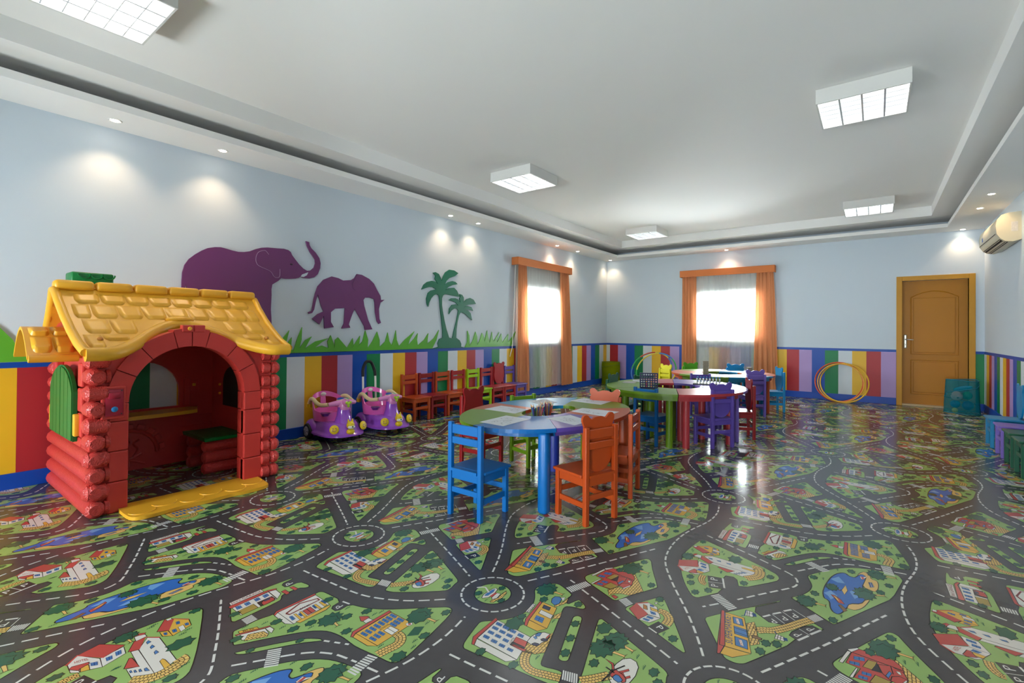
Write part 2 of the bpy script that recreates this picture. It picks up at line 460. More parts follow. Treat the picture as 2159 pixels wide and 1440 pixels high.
INK = {'g': '8fb065', 'w': 'd3d2cd', 'k': '1c1a18', 'c': 'd6d2ca', 'r': 'b84c46', 'b': '4a78ae', 'n': '44475c', 'y': 'd8b468', 'y2': 'd6a848', 'o': 'a38c48', 'o2': 'ae7440',
       'd': '3b3638', 'd2': '3a3838', 't': '2c5b45', 's': 'd9b26a', 'lb': '3468b4', 'lw': '6f9fd4', 'br': '7a5a3a', 'nb': '22477a', 'mr': '7a2f2c'}
INK = {k: lin(v) for k, v in INK.items()}
PRINT = [
["P",1,"g",4,[193,-376,269,-302,340,-222,378,-145,399,-60,397,15,380,90,347,162,303,229,271,269,255,316,269,388,317,461,360,501,414,502,570,431,579,393,574,364,616,250,658,380,678,389,751,344,773,314,762,280,672,259,623,228,629,173,737,-141,810,-377,850,-496,878,-513,971,-481,1010,-476,1030,-493,1017,-483,1058,-578,1037,-613,986,-634,677,-664,318,-717,284,-699,257,-651,189,-417]],
["P",1,"g",4,[758,111,755,146,773,175,808,177,831,146,988,-332,985,-363,956,-382,928,-379,912,-358]],
["P",1,"g",4,[-1059,219,-1055,247,-1034,259,-689,108,-441,-5,-402,-29,-377,-67,-391,-55,-355,-188,-378,-241,-526,-377,-707,-530,-790,-563,-813,-556,-854,-475,-850,-445,-947,-140]],
["P",1,"g",4,[521,760,511,800,541,879,661,1140,811,1450,841,1501,875,1508,908,1479,935,1415,992,1297,1139,1032,1135,1005,1068,871,992,728,944,603,923,579,897,576,848,598,630,686,557,721]],
["P",1,"g",4,[-951,515,-951,550,-923,614,-793,864,-770,887,-747,882,-674,775,-492,486,-367,273,-365,254,-382,245,-603,345,-701,392,-935,496]],
["P",1,"g",4,[-367,788,-364,820,-238,1014,62,1436,64,1421,-103,1184,108,1026,298,1309,344,1282,424,1231,423,1211,414,1198,333,1237,201,979,283,928,20,408,-7,380,-44,362,-102,366,-134,391,-361,766]],
["P",1,"g",2,[-102,1205,85,1474,88,1464,-73,1228]],
["P",1,"g",4,[232,2118,236,2170,374,2393,440,2488,545,2596,647,2658,785,2699,897,2716,945,2689,970,2600,962,2553,880,2130,782,1939,501,1368,487,1355,467,1361,165,1584,161,1604,172,1624,236,1722,275,1832,285,1921,274,1990,242,2085]],
["P",1,"g",4,[-841,2305,-811,2343,-757,2344,-297,2142,-37,2004,8,1949,19,1899,9,1833,-249,1469,-316,1673,-431,1636,-353,1323,-497,1089,-523,1068,-557,1074,-601,1130,-675,1242,-760,1409,-821,1581,-871,1778,-880,1962]],
["P",1,"g",4,[-593,2487,-422,2420,-396,2420,-377,2439,-390,2808,-425,2841,-456,2856,-466,2882,-465,3014,-408,3067,-413,3094,-444,3104,-561,3083,-555,2949,-652,2950,-662,3074,-683,3064,-704,2807,-683,2531]],
["P",1,"g",4,[-1093,-1742,-1240,-1682,-1257,-1665,-1256,-1625,-1256,-1566,-1262,-1478,-1232,-1363,-1253,-977,-1255,-949,-1238,-927,-1204,-915,-969,-901,-950,-1023,-853,-1023,-864,-889,-723,-846,-602,-780,-499,-700,-195,-419,-152,-395,-108,-407,-71,-478,-14,-733,44,-1031,37,-1110,21,-1130,-15,-1150,-107,-1160,-345,-1195,-411,-1192,-535,-1188,-630,-1203,-702,-1229,-784,-1297,-856,-1392,-960,-1553,-1070,-1738]],
["P",1,"g",4,[16,2261,18,2274,118,2450,239,2631,286,2686,356,2734,389,2738,390,2727,282,2608,92,2306,49,2267]],
["C",1,"g",4,[0,0],166],
["R",2,"w",9,[0,0],282],
["D",2,"w",9,[124,374,442,978,691,1494,838,1793],[48,22]],
["D",2,"w",9,[-247,299,-373,547,-536,823,-775,1190,-950,1507,-1026,1776,-1051,2121,-1017,2496,-912,2964,-902,3326,-956,3631],[48,22]],
["D",2,"w",9,[-1392,558,-758,279,-365,98],[48,22]],
["D",2,"w",9,[434,637,509,611],[48,22]],
["D",2,"w",9,[-1728,-824,-1434,-800,-980,-751,-739,-676,-490,-530,-244,-303],[48,22]],
["D",2,"w",9,[-796,2492,-798,2496,-603,2411,-325,2287,-102,2177,46,2101,116,2049,158,1978,168,1908,160,1846,120,1766,12,1608,-109,1429,-225,1251],[48,22]],
["D",2,"w",9,[-336,1091,-437,950],[48,22]],
["D",2,"w",9,[140,2189,265,2367],[48,22]],
["D",2,"w",9,[319,2448,393,2546,462,2617,529,2663,612,2705,701,2728,809,2751],[48,22]],
["D",2,"w",9,[908,2763,1021,2783],[48,22]],
["D",2,"w",9,[403,2740,597,2834],[24,20]],
["Z",2,"w",0,[472,493,563,710,638,680,552,456],11],
["Z",2,"w",0,[-1011,675,-923,625,-954,546,-1052,603],6],
["Z",2,"w",0,[-984,-457,-879,-428,-835,-512,-945,-539],7],
["Z",2,"w",0,[299,1339,357,1434,419,1384,364,1293],7],
["Z",2,"w",0,[232,2502,403,2387,347,2313,179,2426],9],
["Z",2,"w",0,[881,2873,912,2655,830,2645,799,2850],9],
["Z",2,"w",0,[-374,1255,-186,1114,-237,1031,-426,1180],11],
["Z",2,"w",0,[-367,2477,-264,2476,-266,2561,-371,2561],6],
["P",3,"c",3,[286,-283,626,-299,693,-569,308,-561]],
["P",3,"c",3,[310,-569,695,-572,641,-636,342,-635]],
["P",3,"r",3,[254,-268,283,-280,306,-562,340,-637,319,-640,271,-569]],
["W",6,"b",2,[299,-306,353,-306,361,-338,308,-339]],
["W",6,"b",2,[309,-365,362,-365,370,-396,317,-397]],
["W",6,"b",2,[317,-429,369,-428,377,-459,325,-460]],
["W",6,"b",2,[324,-494,375,-492,383,-522,332,-524]],
["W",6,"b",2,[373,-307,426,-307,433,-339,381,-340]],
["W",6,"b",2,[383,-368,435,-367,442,-398,391,-399]],
["W",6,"b",2,[391,-431,441,-430,448,-460,398,-461]],
["W",6,"b",2,[405,-498,455,-496,462,-525,412,-527]],
["W",6,"b",2,[445,-310,496,-310,503,-341,453,-342]],
["W",6,"b",2,[456,-370,507,-370,513,-400,463,-401]],
["W",6,"b",2,[470,-434,519,-433,525,-463,477,-464]],
["W",6,"b",2,[484,-501,533,-499,539,-528,491,-530]],
["W",6,"b",2,[525,-315,574,-315,581,-346,531,-347]],
["W",6,"b",2,[563,-501,610,-499,616,-528,569,-529]],
["P",6,"r",3,[535,-365,637,-361,662,-423,552,-427]],
["P",6,"d",3,[548,-430,662,-427,663,-444,555,-470]],
["P",6,"r",3,[561,-470,577,-444,687,-439,681,-469]],
["X",7,"k",0,[553,-463,534,-381,536,-462],"HOSPITAL"],
["H",4,"y",3,[645,-364,735,-148,810,-382,764,-439,670,-478]],
["B",4,"y",70,[702,-444,723,-513,764,-571,814,-595,870,-594,933,-572,1043,-535]],
["P",6,"c",3,[635,-362,626,-295,631,-252,641,-216,677,-183,724,-175,739,-207,744,-259,731,-306,725,-356,684,-370]],
["P",7,"b",2,[639,-256,643,-219,666,-201,674,-248,654,-268]],
["P",7,"b",2,[639,-285,652,-265,674,-277,669,-299]],
["P",7,"n",3,[677,-357,688,-335,716,-327,732,-337,717,-362,693,-367]],
["P",7,"n",3,[701,-274,711,-252,738,-241,754,-252,743,-274,717,-285]],
["P",7,"r",2,[722,-180,735,-191,736,-238,724,-237]],
["P",3,"y2",3,[429,162,578,159,667,-131,487,-122]],
["P",3,"y2",3,[489,-125,665,-133,624,-207,521,-205]],
["P",3,"r",3,[406,168,430,163,486,-120,521,-205,496,-204,458,-133]],
["W",6,"b",2,[501,-35,575,-31,596,-95,518,-92]],
["P",6,"c",3,[486,56,610,51,621,-5,497,2]],
["P",6,"n",3,[465,132,533,133,548,87,480,85]],
["P",5,"c",3,[378,89,406,96,431,-46,397,-48]],
["X",7,"k",0,[425,-43,410,84,405,-41],"POLICE"],
["P",6,"b",3,[468,256,471,302,508,325,542,301,560,230,539,184,495,204]],
["P",6,"w",2,[520,316,552,347,566,283]],
["H",4,"y",3,[571,367,606,278,560,160,541,180,574,290]],
["H",4,"y",3,[616,56,644,133,677,49,633,4]],
["P",4,"c",3,[-661,-369,-694,-336,-717,-263,-717,-170,-700,-92,-659,-52,-610,-62,-576,-107,-559,-200,-565,-294,-596,-354,-634,-376]],
["P",5,"r",2,[-671,-234,-625,-165,-613,-181,-657,-248]],
["P",5,"r",2,[-621,-268,-591,-221,-579,-239,-608,-281]],
["P",5,"r",2,[-651,-235,-641,-223,-607,-257,-613,-270]],
["P",6,"r",3,[-719,-279,-712,-241,-689,-227,-632,-244,-600,-267,-589,-298,-604,-317,-643,-316,-689,-312]],
["P",7,"b",3,[-681,-306,-673,-272,-651,-267,-613,-293,-614,-317,-630,-333,-663,-324]],
["P",6,"r",3,[-804,-168,-731,-180,-701,-233,-711,-249,-739,-195]],
["S",8,"k",6,[-761,-245,-687,-263]],
["S",8,"k",6,[-720,-388,-702,-241,-659,-150]],
["B",4,"y",75,[-840,-473,-780,-407,-703,-303]],
["P",3,"r",3,[617,1024,919,1003,922,902,846,817,811,720,640,713,674,846,588,860]],
["P",4,"r",3,[615,1028,655,1099,862,1103,895,1066,920,1007]],
["P",4,"c",3,[548,843,591,1026,614,1023,571,840]],
["P",4,"c",3,[616,701,650,840,661,836,636,704]],
["P",5,"c",3,[589,1043,650,1110,661,1100,617,1024]],
["W",6,"b",2,[633,979,693,1006,697,960,634,938]],
["W",6,"b",2,[611,899,667,915,669,875,610,864]],
["W",6,"b",2,[684,820,736,828,735,794,683,786]],
["W",6,"b",2,[666,760,716,767,715,733,665,727]],
["P",5,"o",3,[716,995,768,1001,746,882,686,882]],
["P",5,"o",3,[758,832,846,817,809,725,728,725]],
["P",6,"d",3,[768,987,792,884,737,875]],
["P",6,"r",3,[773,977,845,1013,918,977,939,902,905,812,842,826,798,883]],
["P",7,"b",2,[816,870,837,939,850,923,831,850]],
["P",7,"c",2,[890,807,928,900,933,882,902,795]],
["P",7,"c",2,[873,968,897,973,905,940,888,940]],
["S",7,"k",3,[842,826,850,884,893,917,939,902]],
["S",7,"k",3,[845,1013,858,917]],
["H",2,"y",3,[793,700,850,807,901,796,939,902,860,1101,882,1118,994,971,1062,873,988,725,921,714,868,673,843,618]],
["P",5,"r",3,[864,622,876,655,920,643,914,597]],
["P",4,"r",3,[-924,537,-911,646,-766,545,-801,431]],
["P",3,"c",3,[-911,646,-831,725,-746,708,-661,565,-765,550]],
["P",3,"c",3,[-766,545,-660,561,-711,447,-799,438]],
["S",5,"r",9,[-831,725,-907,649,-770,551]],
["W",6,"b",2,[-756,532,-706,535,-713,504,-761,502]],
["W",6,"b",2,[-769,486,-721,488,-729,458,-776,460]],
["W",6,"b",2,[-769,610,-725,613,-707,585,-745,576]],
["W",6,"b",2,[-807,704,-775,707,-763,689,-794,682]],
["P",6,"y2",3,[-791,668,-725,665,-705,633,-766,628]],
["P",6,"o2",3,[-854,673,-819,668,-792,613,-826,608]],
["B",4,"y",75,[-712,659,-665,664,-619,628,-596,576,-597,498]],
["P",4,"d2",2,[-701,391,-658,509,-556,472,-605,350]],
["X",7,"w",0,[-647,420,-609,397,-627,473],"P"],
["S",5,"w",6,[-692,382,-614,352]],
["P",5,"c",2,[-784,756,-769,779,-755,756,-772,738]],
["S",5,"t",4,[-763,761,-717,741,-711,779]],
["P",3,"y2",3,[-257,990,-110,999,27,545,-152,516]],
["P",3,"y2",3,[-152,513,26,537,-75,413,-157,408]],
["P",4,"r",3,[-291,1004,-266,1006,-151,527,-154,513,-158,403,-176,397,-205,531]],
["S",5,"k",4,[-288,977,-186,509,-154,515]],
["P",6,"b",3,[-191,957,-123,968,-91,871,-164,866]],
["P",6,"b",3,[-154,828,-63,832,-32,730,-126,724]],
["P",6,"b",3,[-118,687,-29,690,-3,579,-88,576]],
["P",7,"c",1,[-168,948,-148,953,-117,882,-140,875]],
["P",7,"c",1,[-85,665,-62,669,-34,600,-57,599]],
["X",8,"r",0,[-126,881,-160,953,-138,876],"SALES"],
["X",8,"r",0,[-40,599,-70,670,-56,600],"SALES"],
["S",7,"k",3,[-147,808,-55,809]],
["S",7,"k",3,[-132,749,-39,753]],
["X",7,"nb",0,[-106,571,-210,976,-156,568],"SUPERMARKET"],
["H",4,"y",3,[-82,925,-34,989,-7,916,8,858,56,706,4,642]],
["B",4,"y",78,[1,872,46,917,106,954,161,1026,215,1109,269,1204,333,1306]],
["S",3,"w",3,[64,1200,169,1115]],
["S",3,"w",3,[124,1298,235,1214]],
["S",3,"w",3,[192,1391,296,1321]],
["S",3,"w",3,[269,1110,349,1064]],
["S",3,"w",9,[9,1113,53,1181]],
["S",3,"w",9,[69,1210,119,1277]],
["S",3,"w",9,[135,1313,184,1379]],
["S",3,"w",9,[282,936,340,1052]],
["S",3,"w",9,[351,1081,412,1197]],
["X",3,"w",0,[74,1130,49,1093,123,1098],"P"],
["X",3,"w",0,[139,1231,114,1194,188,1197],"P"],
["X",3,"w",0,[203,1330,176,1291,251,1294],"P"],
["X",3,"w",0,[300,1045,267,1051,272,980],"P"],
["X",3,"w",0,[372,1190,339,1198,343,1123],"P"],
["P",5,"c",3,[-123,1134,-67,1132,-55,1053,-114,1040]],
["S",6,"nb",4,[-138,1021,-117,1032,-122,1129]],
["S",6,"nb",14,[-62,1119,-44,1072]],
["S",6,"k",2,[-112,1131,-99,1040]],
["S",6,"k",2,[-96,1132,-84,1046]],
["S",6,"k",2,[-118,1087,-61,1098]],
["P",5,"c",3,[136,923,189,911,201,855,134,850]],
["S",6,"nb",4,[118,948,136,923]],
["S",6,"nb",14,[198,909,209,870]],
["S",6,"k",2,[150,919,153,850]],
["S",6,"k",2,[170,915,172,855]],
["S",6,"k",2,[136,884,195,883]],
["P",6,"br",3,[-14,782,-3,796,55,788,59,777,51,760,-6,755]],
["P",3,"lb",5,[373,1878,378,2006,392,2121,412,2245,447,2356,495,2425,523,2430,552,2383,594,2380,611,2414,636,2490,667,2522,686,2487,679,2333,659,2213,699,2096,689,1969,662,1863,582,1806,561,1701,530,1581,504,1542,471,1556,446,1623,436,1726,417,1757,390,1771]],
["P",4,"s",3,[615,2438,631,2514,662,2577,690,2567,717,2512,727,2443,771,2437,783,2362,779,2256,764,2170,659,2220,679,2372,688,2475,650,2508]],
["P",4,"s",3,[561,1701,574,1794,658,1849,689,1969,721,1983,690,1846,660,1762,617,1702,585,1699]],
["P",4,"s",2,[509,2027,534,2154,554,2049,534,1949]],
["P",5,"r",2,[435,1877,465,1882,514,1827,544,1760,501,1754,468,1820]],
["P",6,"s",2,[452,1873,484,1850,513,1775,482,1802]],
["P",4,"lw",0,[414,2206,473,2307,528,2188,471,2170]],
["P",4,"lw",0,[383,1873,430,1958,486,1881,441,1776,420,1830]],
["P",4,"lw",0,[569,2043,614,2127,651,2010,611,1920]],
["P",5,"br",2,[499,1714,519,1734,567,1663,545,1614]],
["P",6,"c",2,[635,2440,664,2449,695,2480,665,2382,647,2381]],
["P",7,"r",0,[646,2442,664,2449,674,2409,656,2382]],
["P",6,"c",2,[705,2353,731,2367,749,2277,719,2247]],
["S",7,"nb",5,[712,2355,726,2255]],
["S",7,"nb",5,[724,2362,740,2268]],
["P",4,"r",3,[-843,1559,-878,1691,-719,1805,-672,1673]],
["P",3,"c",3,[-765,1490,-843,1559,-677,1650,-553,1636,-586,1575,-649,1486]],
["P",3,"c",3,[-677,1650,-704,1793,-602,1779,-553,1636]],
["S",5,"r",8,[-767,1482,-843,1559,-669,1673]],
["W",6,"b",2,[-651,1676,-648,1711,-602,1702,-602,1671]],
["W",6,"b",2,[-674,1736,-674,1769,-620,1758,-618,1728]],
["W",6,"b",2,[-667,1596,-649,1629,-603,1621,-627,1591]],
["X",7,"r",0,[-746,1526,-719,1597,-780,1529],"HOTEL"],
["P",6,"r",3,[-701,1486,-721,1506,-690,1591,-668,1589,-649,1532,-633,1527]],
["P",6,"c",2,[-678,1486,-633,1527,-607,1524,-649,1486]],
["P",5,"y2",3,[-668,1541,-658,1584,-586,1575,-607,1529]],
["P",3,"c",3,[-580,1849,-691,1935,-618,1992,-230,1978,-170,1834]],
["P",3,"c",3,[-592,1806,-577,1848,-170,1834,-266,1725,-395,1729,-360,1792]],
["P",4,"r",3,[-604,1793,-716,1859,-708,1921,-574,1847]],
["S",5,"r",7,[-577,1848,-710,1925,-619,1995]],
["P",4,"r",3,[-411,1720,-515,1776,-503,1792,-355,1794]],
["P",5,"c",3,[-778,1875,-705,1867,-715,1938,-764,1937]],
["P",6,"r",2,[-786,1871,-804,1906,-773,1948,-754,1934]],
["P",6,"b",2,[-631,1911,-646,1928,-609,1935,-598,1908]],
["P",6,"b",2,[-543,1910,-564,1928,-524,1932,-513,1907]],
["P",6,"b",2,[-453,1908,-469,1924,-426,1929,-417,1903]],
["P",6,"b",2,[-354,1737,-355,1746,-322,1745,-327,1735]],
["P",6,"b",2,[-337,1757,-338,1765,-302,1766,-307,1754]],
["P",6,"b",2,[-321,1781,-321,1790,-283,1790,-289,1776]],
["P",6,"b",2,[-303,1806,-303,1820,-250,1824,-270,1803]],
["P",6,"y2",2,[-308,1899,-323,1921,-294,1929,-202,1932,-192,1892]],
["B",4,"y",90,[-239,1708,-190,1762,-152,1825,-150,1901,-169,1976,-198,2003,-242,1994]],
["P",4,"r",3,[-717,2003,-857,2096,-812,2147,-671,2061]],
["P",3,"y2",3,[-812,2147,-705,2219,-608,2202,-565,2062,-668,2063]],
["P",3,"y2",3,[-695,2015,-668,2063,-565,2062,-618,2010]],
["P",5,"c",2,[-848,2103,-845,2138,-816,2135,-820,2104]],
["S",5,"r",6,[-668,2063,-812,2147,-708,2220]],
["W",6,"b",2,[-749,2140,-742,2161,-700,2154,-704,2132]],
["W",6,"b",2,[-671,2177,-664,2198,-626,2191,-632,2170]],
["W",6,"b",2,[-652,2083,-649,2108,-600,2101,-606,2078]],
["W",6,"b",2,[-663,2030,-649,2048,-613,2039,-626,2025]],
["P",6,"c",2,[-656,2126,-658,2163,-588,2155,-576,2119]],
["P",3,"d2",2,[-548,1536,-416,1573,-363,1365,-477,1321]],
["X",4,"w",0,[-444,1494,-459,1541,-503,1475],"P"],
["X",4,"w",0,[-410,1377,-424,1422,-467,1356],"P"],
["S",4,"w",3,[-511,1419,-389,1472]],
["B",4,"y",60,[-583,1517,-577,1433,-540,1361,-497,1367]],
["S",4,"w",8,[-417,1573,-359,1392]],
["P",3,"c",3,[-698,2520,-706,2793,-652,2794,-647,2512]],
["P",4,"r",3,[-626,2487,-645,2498,-642,2826,-615,2888,-596,2885,-617,2819,-598,2496]],
["P",3,"c",3,[-599,2503,-610,2815,-436,2805,-432,2503]],
["P",3,"c",3,[385,-1221,404,-1165,502,-1170,555,-1229]],
["X",7,"mr",0,[-653,2523,-652,2779,-695,2527],"Joe's GARAGE"],
["W",6,"b",2,[-595,2527,-587,2564,-539,2560,-539,2519]],
["W",6,"b",2,[-589,2594,-591,2635,-541,2631,-538,2592]],
["W",6,"b",2,[-592,2678,-591,2717,-543,2716,-540,2675]],
["W",6,"b",2,[-591,2750,-594,2793,-546,2791,-537,2748]],
["P",5,"o",3,[-511,2511,-520,2642,-433,2643,-431,2514]],
["P",5,"d",3,[-517,2671,-516,2798,-450,2800,-431,2686,-437,2666]],
["P",6,"r",3,[-479,2690,-512,2729,-514,2783,-479,2799,-440,2785,-432,2738,-431,2686]],
["P",7,"n",1,[-507,2722,-509,2776,-483,2768,-482,2720]],
["P",5,"r",3,[473,-1153,468,-1115,552,-1114,560,-1148]],
["P",5,"r",3,[465,-1070,468,-1038,544,-1032,552,-1067]],
["X",3,"w",0,[409,-1007,367,-1003,418,-1071],"P"],
["P",4,"r",3,[-230,2671,-260,2706,-259,3060,-235,3051,-232,2708,-206,2670]],
["P",3,"c",3,[766,-1332,767,-991,992,-997,1019,-1331]],
["P",3,"c",3,[-232,2708,23,2706,-35,2666,-207,2669]],
["S",5,"mr",8,[835,-1298,783,-1149,832,-1014,865,-1015,870,-1285,835,-1298]],
["X",7,"k",0,[882,-1196,881,-1109,855,-1191],"BANK"],
["P",5,"y2",2,[-107,2776,-98,2793,17,2786,17,2767]],
["P",5,"y2",2,[-99,2822,-96,2839,13,2831,10,2809]],
["P",5,"y2",2,[896,-1088,899,-1069,996,-1072,996,-1092]],
["P",5,"y2",2,[896,-1039,901,-1019,988,-1015,992,-1044]],
["P",5,"r",3,[906,-1193,900,-1121,993,-1125,997,-1196]],
["S",6,"k",3,[903,-1157,995,-1161]],
["W",6,"b",2,[-98,2734,-93,2757,-32,2752,-30,2725]],
["W",6,"b",2,[-76,2800,-80,2816,-26,2810,-29,2798]],
["W",6,"b",2,[900,-1105,899,-1090,963,-1097,960,-1110]],
["W",6,"b",2,[890,-1017,889,-1002,956,-1003,954,-1015]],
["P",6,"y2",3,[-988,-1307,-989,-1001,-971,-1007,-949,-1062,-949,-1295]],
["P",3,"y2",3,[-225,2393,-171,2510,-136,2511,-193,2387]],
["X",7,"k",0,[-188,2413,-156,2482,-214,2419],"BUS"],
["P",4,"r",3,[-200,2356,-106,2578,-91,2577,-183,2357]],
["P",3,"c",3,[-182,2362,-98,2540,-12,2528,-90,2362]],
["P",3,"c",3,[-98,2540,-92,2576,-37,2579,0,2541]],
["H",4,"y",3,[-126,2423,-73,2515,-9,2522,15,2498,-70,2366]],
["X",3,"w",0,[-892,-936,-933,-933,-885,-998],"P"],
["S",3,"w",8,[-950,-904,-870,-890]],
["P",4,"r",3,[-474,-1149,-516,-1104,-522,-740,-491,-745,-482,-1097,-458,-1141]],
["P",3,"y2",3,[-478,-1099,-488,-748,-230,-741,-225,-1088]],
["P",3,"y2",3,[-478,-1099,-222,-1090,-285,-1135,-458,-1141]],
["W",6,"b",2,[-473,-757,-402,-755,-394,-785,-463,-787]],
["W",6,"b",2,[-472,-801,-402,-798,-394,-828,-463,-830]],
["W",6,"b",2,[-470,-840,-401,-837,-392,-866,-461,-869]],
["W",6,"b",2,[-467,-882,-398,-879,-390,-908,-458,-911]],
["W",6,"b",2,[-461,-927,-394,-924,-386,-952,-453,-955]],
["W",6,"b",2,[-458,-971,-392,-967,-383,-994,-450,-998]],
["W",6,"b",2,[-457,-1013,-391,-1009,-383,-1035,-448,-1040]],
["W",6,"b",2,[-455,-1054,-390,-1049,-382,-1076,-447,-1080]],
["W",6,"b",2,[-382,-756,-314,-754,-306,-784,-374,-786]],
["W",6,"b",2,[-379,-796,-311,-794,-303,-823,-370,-825]],
["W",6,"b",2,[-375,-835,-307,-832,-300,-861,-366,-864]],
["W",6,"b",2,[-359,-965,-294,-961,-287,-988,-351,-992]],
["W",6,"b",2,[-357,-1006,-292,-1002,-285,-1029,-349,-1033]],
["W",6,"b",2,[-353,-1049,-290,-1044,-282,-1070,-346,-1075]],
["P",6,"c",3,[-336,-945,-340,-873,-247,-866,-239,-942]],
["S",7,"k",2,[-339,-907,-243,-906]],
["X",7,"k",0,[-356,-960,-359,-867,-378,-953],"SCHOOL"],
["P",3,"c",3,[-570,-969,-575,-914,-519,-908,-528,-973]],
["P",5,"r",3,[-647,-949,-599,-906,-572,-901,-568,-973,-583,-979]],
["B",4,"y",80,[-224,-906,-172,-913,-129,-955,-119,-1010,-134,-1083,-144,-1164]],
["P",5,"c",1,[-264,-783,-270,-762,-257,-741,-234,-739,-218,-752,-223,-777,-241,-790]],
["P",6,"r",0,[-253,-770,-244,-752,-226,-758,-235,-776]],
["P",4,"t",0,[-140,-879,-180,-763,-124,-710,-80,-814]],
["P",5,"c",3,[-35,-111,-54,-63,-52,56,-35,89,-6,79,11,14,13,-74,-23,-117]],
["P",6,"b",1,[-34,-79,-43,-42,-42,44,-27,69,-10,23,-11,-55]],
["P",6,"r",1,[9,-52,9,25,29,28,31,-54]],
["P",5,"c",3,[34,-57,26,31,62,40,79,-35,60,-80]],
["H",3,"y",3,[65,-120,60,-80,83,-31,66,70,69,111,97,81,111,-4,91,-117]],
["S",6,"c",8,[-177,-15,-153,18,-118,38,-83,19,-37,-11]],
["T",7,"t",100,[350,357,507,369]],
["T",7,"t",104,[-827,59,-677,32]],
["T",7,"t",104,[-872,-72,-703,-61]],
["T",7,"t",110,[809,1219,975,1219]],
["T",7,"t",90,[269,1619,409,1627]],
["T",7,"t",100,[679,2079,824,2145]],
["T",7,"t",90,[766,2578,916,2612]],
["T",7,"t",60,[434,2037,499,2019]],
["T",7,"t",90,[-801,-1114,-677,-1129]],
["T",7,"t",104,[-268,-632,-102,-610]],
["T",7,"t",70,[-828,1835,-723,1843]],
["b",5,"t",80,[-411,2061]],
["b",5,"t",84,[421,-236]],
["b",5,"t",68,[-969,156]],
["b",5,"t",34,[-107,-78]],
["b",5,"t",34,[12,120]],
["b",5,"t",34,[133,-42]],
["b",5,"t",40,[417,204]],
["b",5,"t",40,[696,324]],
["b",5,"t",40,[430,-664]],
["b",5,"t",40,[704,-629]],
["b",5,"t",40,[414,-124]],
["b",5,"t",40,[813,64]],
["b",5,"t",40,[875,-120]],
["b",5,"t",40,[932,-291]],
["b",5,"t",40,[-846,-260]],
["b",5,"t",40,[-472,-88]],
["b",5,"t",40,[-490,362]],
["b",5,"t",40,[-687,-440]],
["b",5,"t",40,[-412,-174]],
["b",5,"t",40,[856,1415]],
["b",5,"t",40,[-917,1024]],
["b",5,"t",40,[-767,837]],
["b",5,"t",40,[725,1109]],
["b",5,"t",40,[92,743]],
["b",5,"t",40,[159,785]],
["b",5,"t",40,[74,617]],
["b",5,"t",40,[279,2141]],
["b",5,"t",40,[317,1809]],
["b",5,"t",40,[567,2507]],
["b",5,"t",40,[860,2396]],
["b",5,"t",40,[795,2201]],
["b",5,"t",40,[479,1419]],
["b",5,"t",40,[-235,1599]],
["b",5,"t",40,[-56,1884]],
["b",5,"t",40,[-553,1154]],
["b",5,"t",40,[-469,1260]],
["b",5,"t",40,[-636,1301]],
["b",5,"t",40,[-676,1414]],
["b",5,"t",40,[-799,2297]],
["b",5,"t",40,[-491,2477]],
["b",5,"t",40,[-140,2340]],
["b",5,"t",40,[-115,2636]],
["b",5,"t",40,[118,2799]],
["b",5,"t",40,[83,2671]],
["b",5,"t",40,[923,-964]],
["b",5,"t",28,[258,2628]],
["b",5,"t",40,[-661,-866]],
["b",5,"t",40,[-727,-1011]],
["b",5,"t",40,[-560,-1129]],
["b",5,"t",40,[-37,-790]],
["b",5,"t",40,[-123,-469]],
["b",5,"t",56,[-6,-1069]],
["b",5,"t",28,[78,2347]],
["u",5,"t",22,[-88,96]],
["u",5,"t",22,[-72,-64]],
["u",5,"t",22,[-52,-137]],
["u",5,"t",22,[27,-125]],
["u",5,"t",28,[-968,51]],
["u",5,"t",28,[-619,-5]],
["u",5,"t",28,[-539,-86]],
["u",5,"t",28,[-562,377]],
["u",5,"t",28,[-569,-855]],
["u",5,"t",28,[-553,-799]],
["u",5,"t",28,[-823,-941]],
["u",5,"t",28,[-199,-1077]],
["u",5,"t",28,[4,-937]],
["u",5,"t",28,[-42,-882]],
["u",5,"t",28,[-134,-667]],
["u",5,"t",28,[-832,2018]],
["u",5,"t",28,[-556,2161]],
["u",5,"t",28,[-452,1680]],
["u",5,"t",28,[-126,1997]],
["u",5,"t",28,[-93,1782]],
["u",5,"t",28,[-814,1988]],
["u",5,"t",28,[-455,1689]],
["u",5,"t",28,[-528,2113]],
["u",5,"t",28,[-121,1977]],
["u",5,"t",28,[-239,2448]],
["u",5,"t",28,[-166,2568]],
["u",5,"t",28,[1,2626]],
["u",5,"t",28,[178,2764]],
["u",5,"t",28,[801,-461]],
["u",5,"t",28,[660,-19]],
["u",5,"t",28,[460,2467]],
["u",5,"t",28,[324,2260]],
["u",5,"t",28,[362,2165]],
["u",5,"t",28,[537,1525]],
["u",5,"t",28,[934,1124]],
["u",5,"t",28,[-989,1156]]]

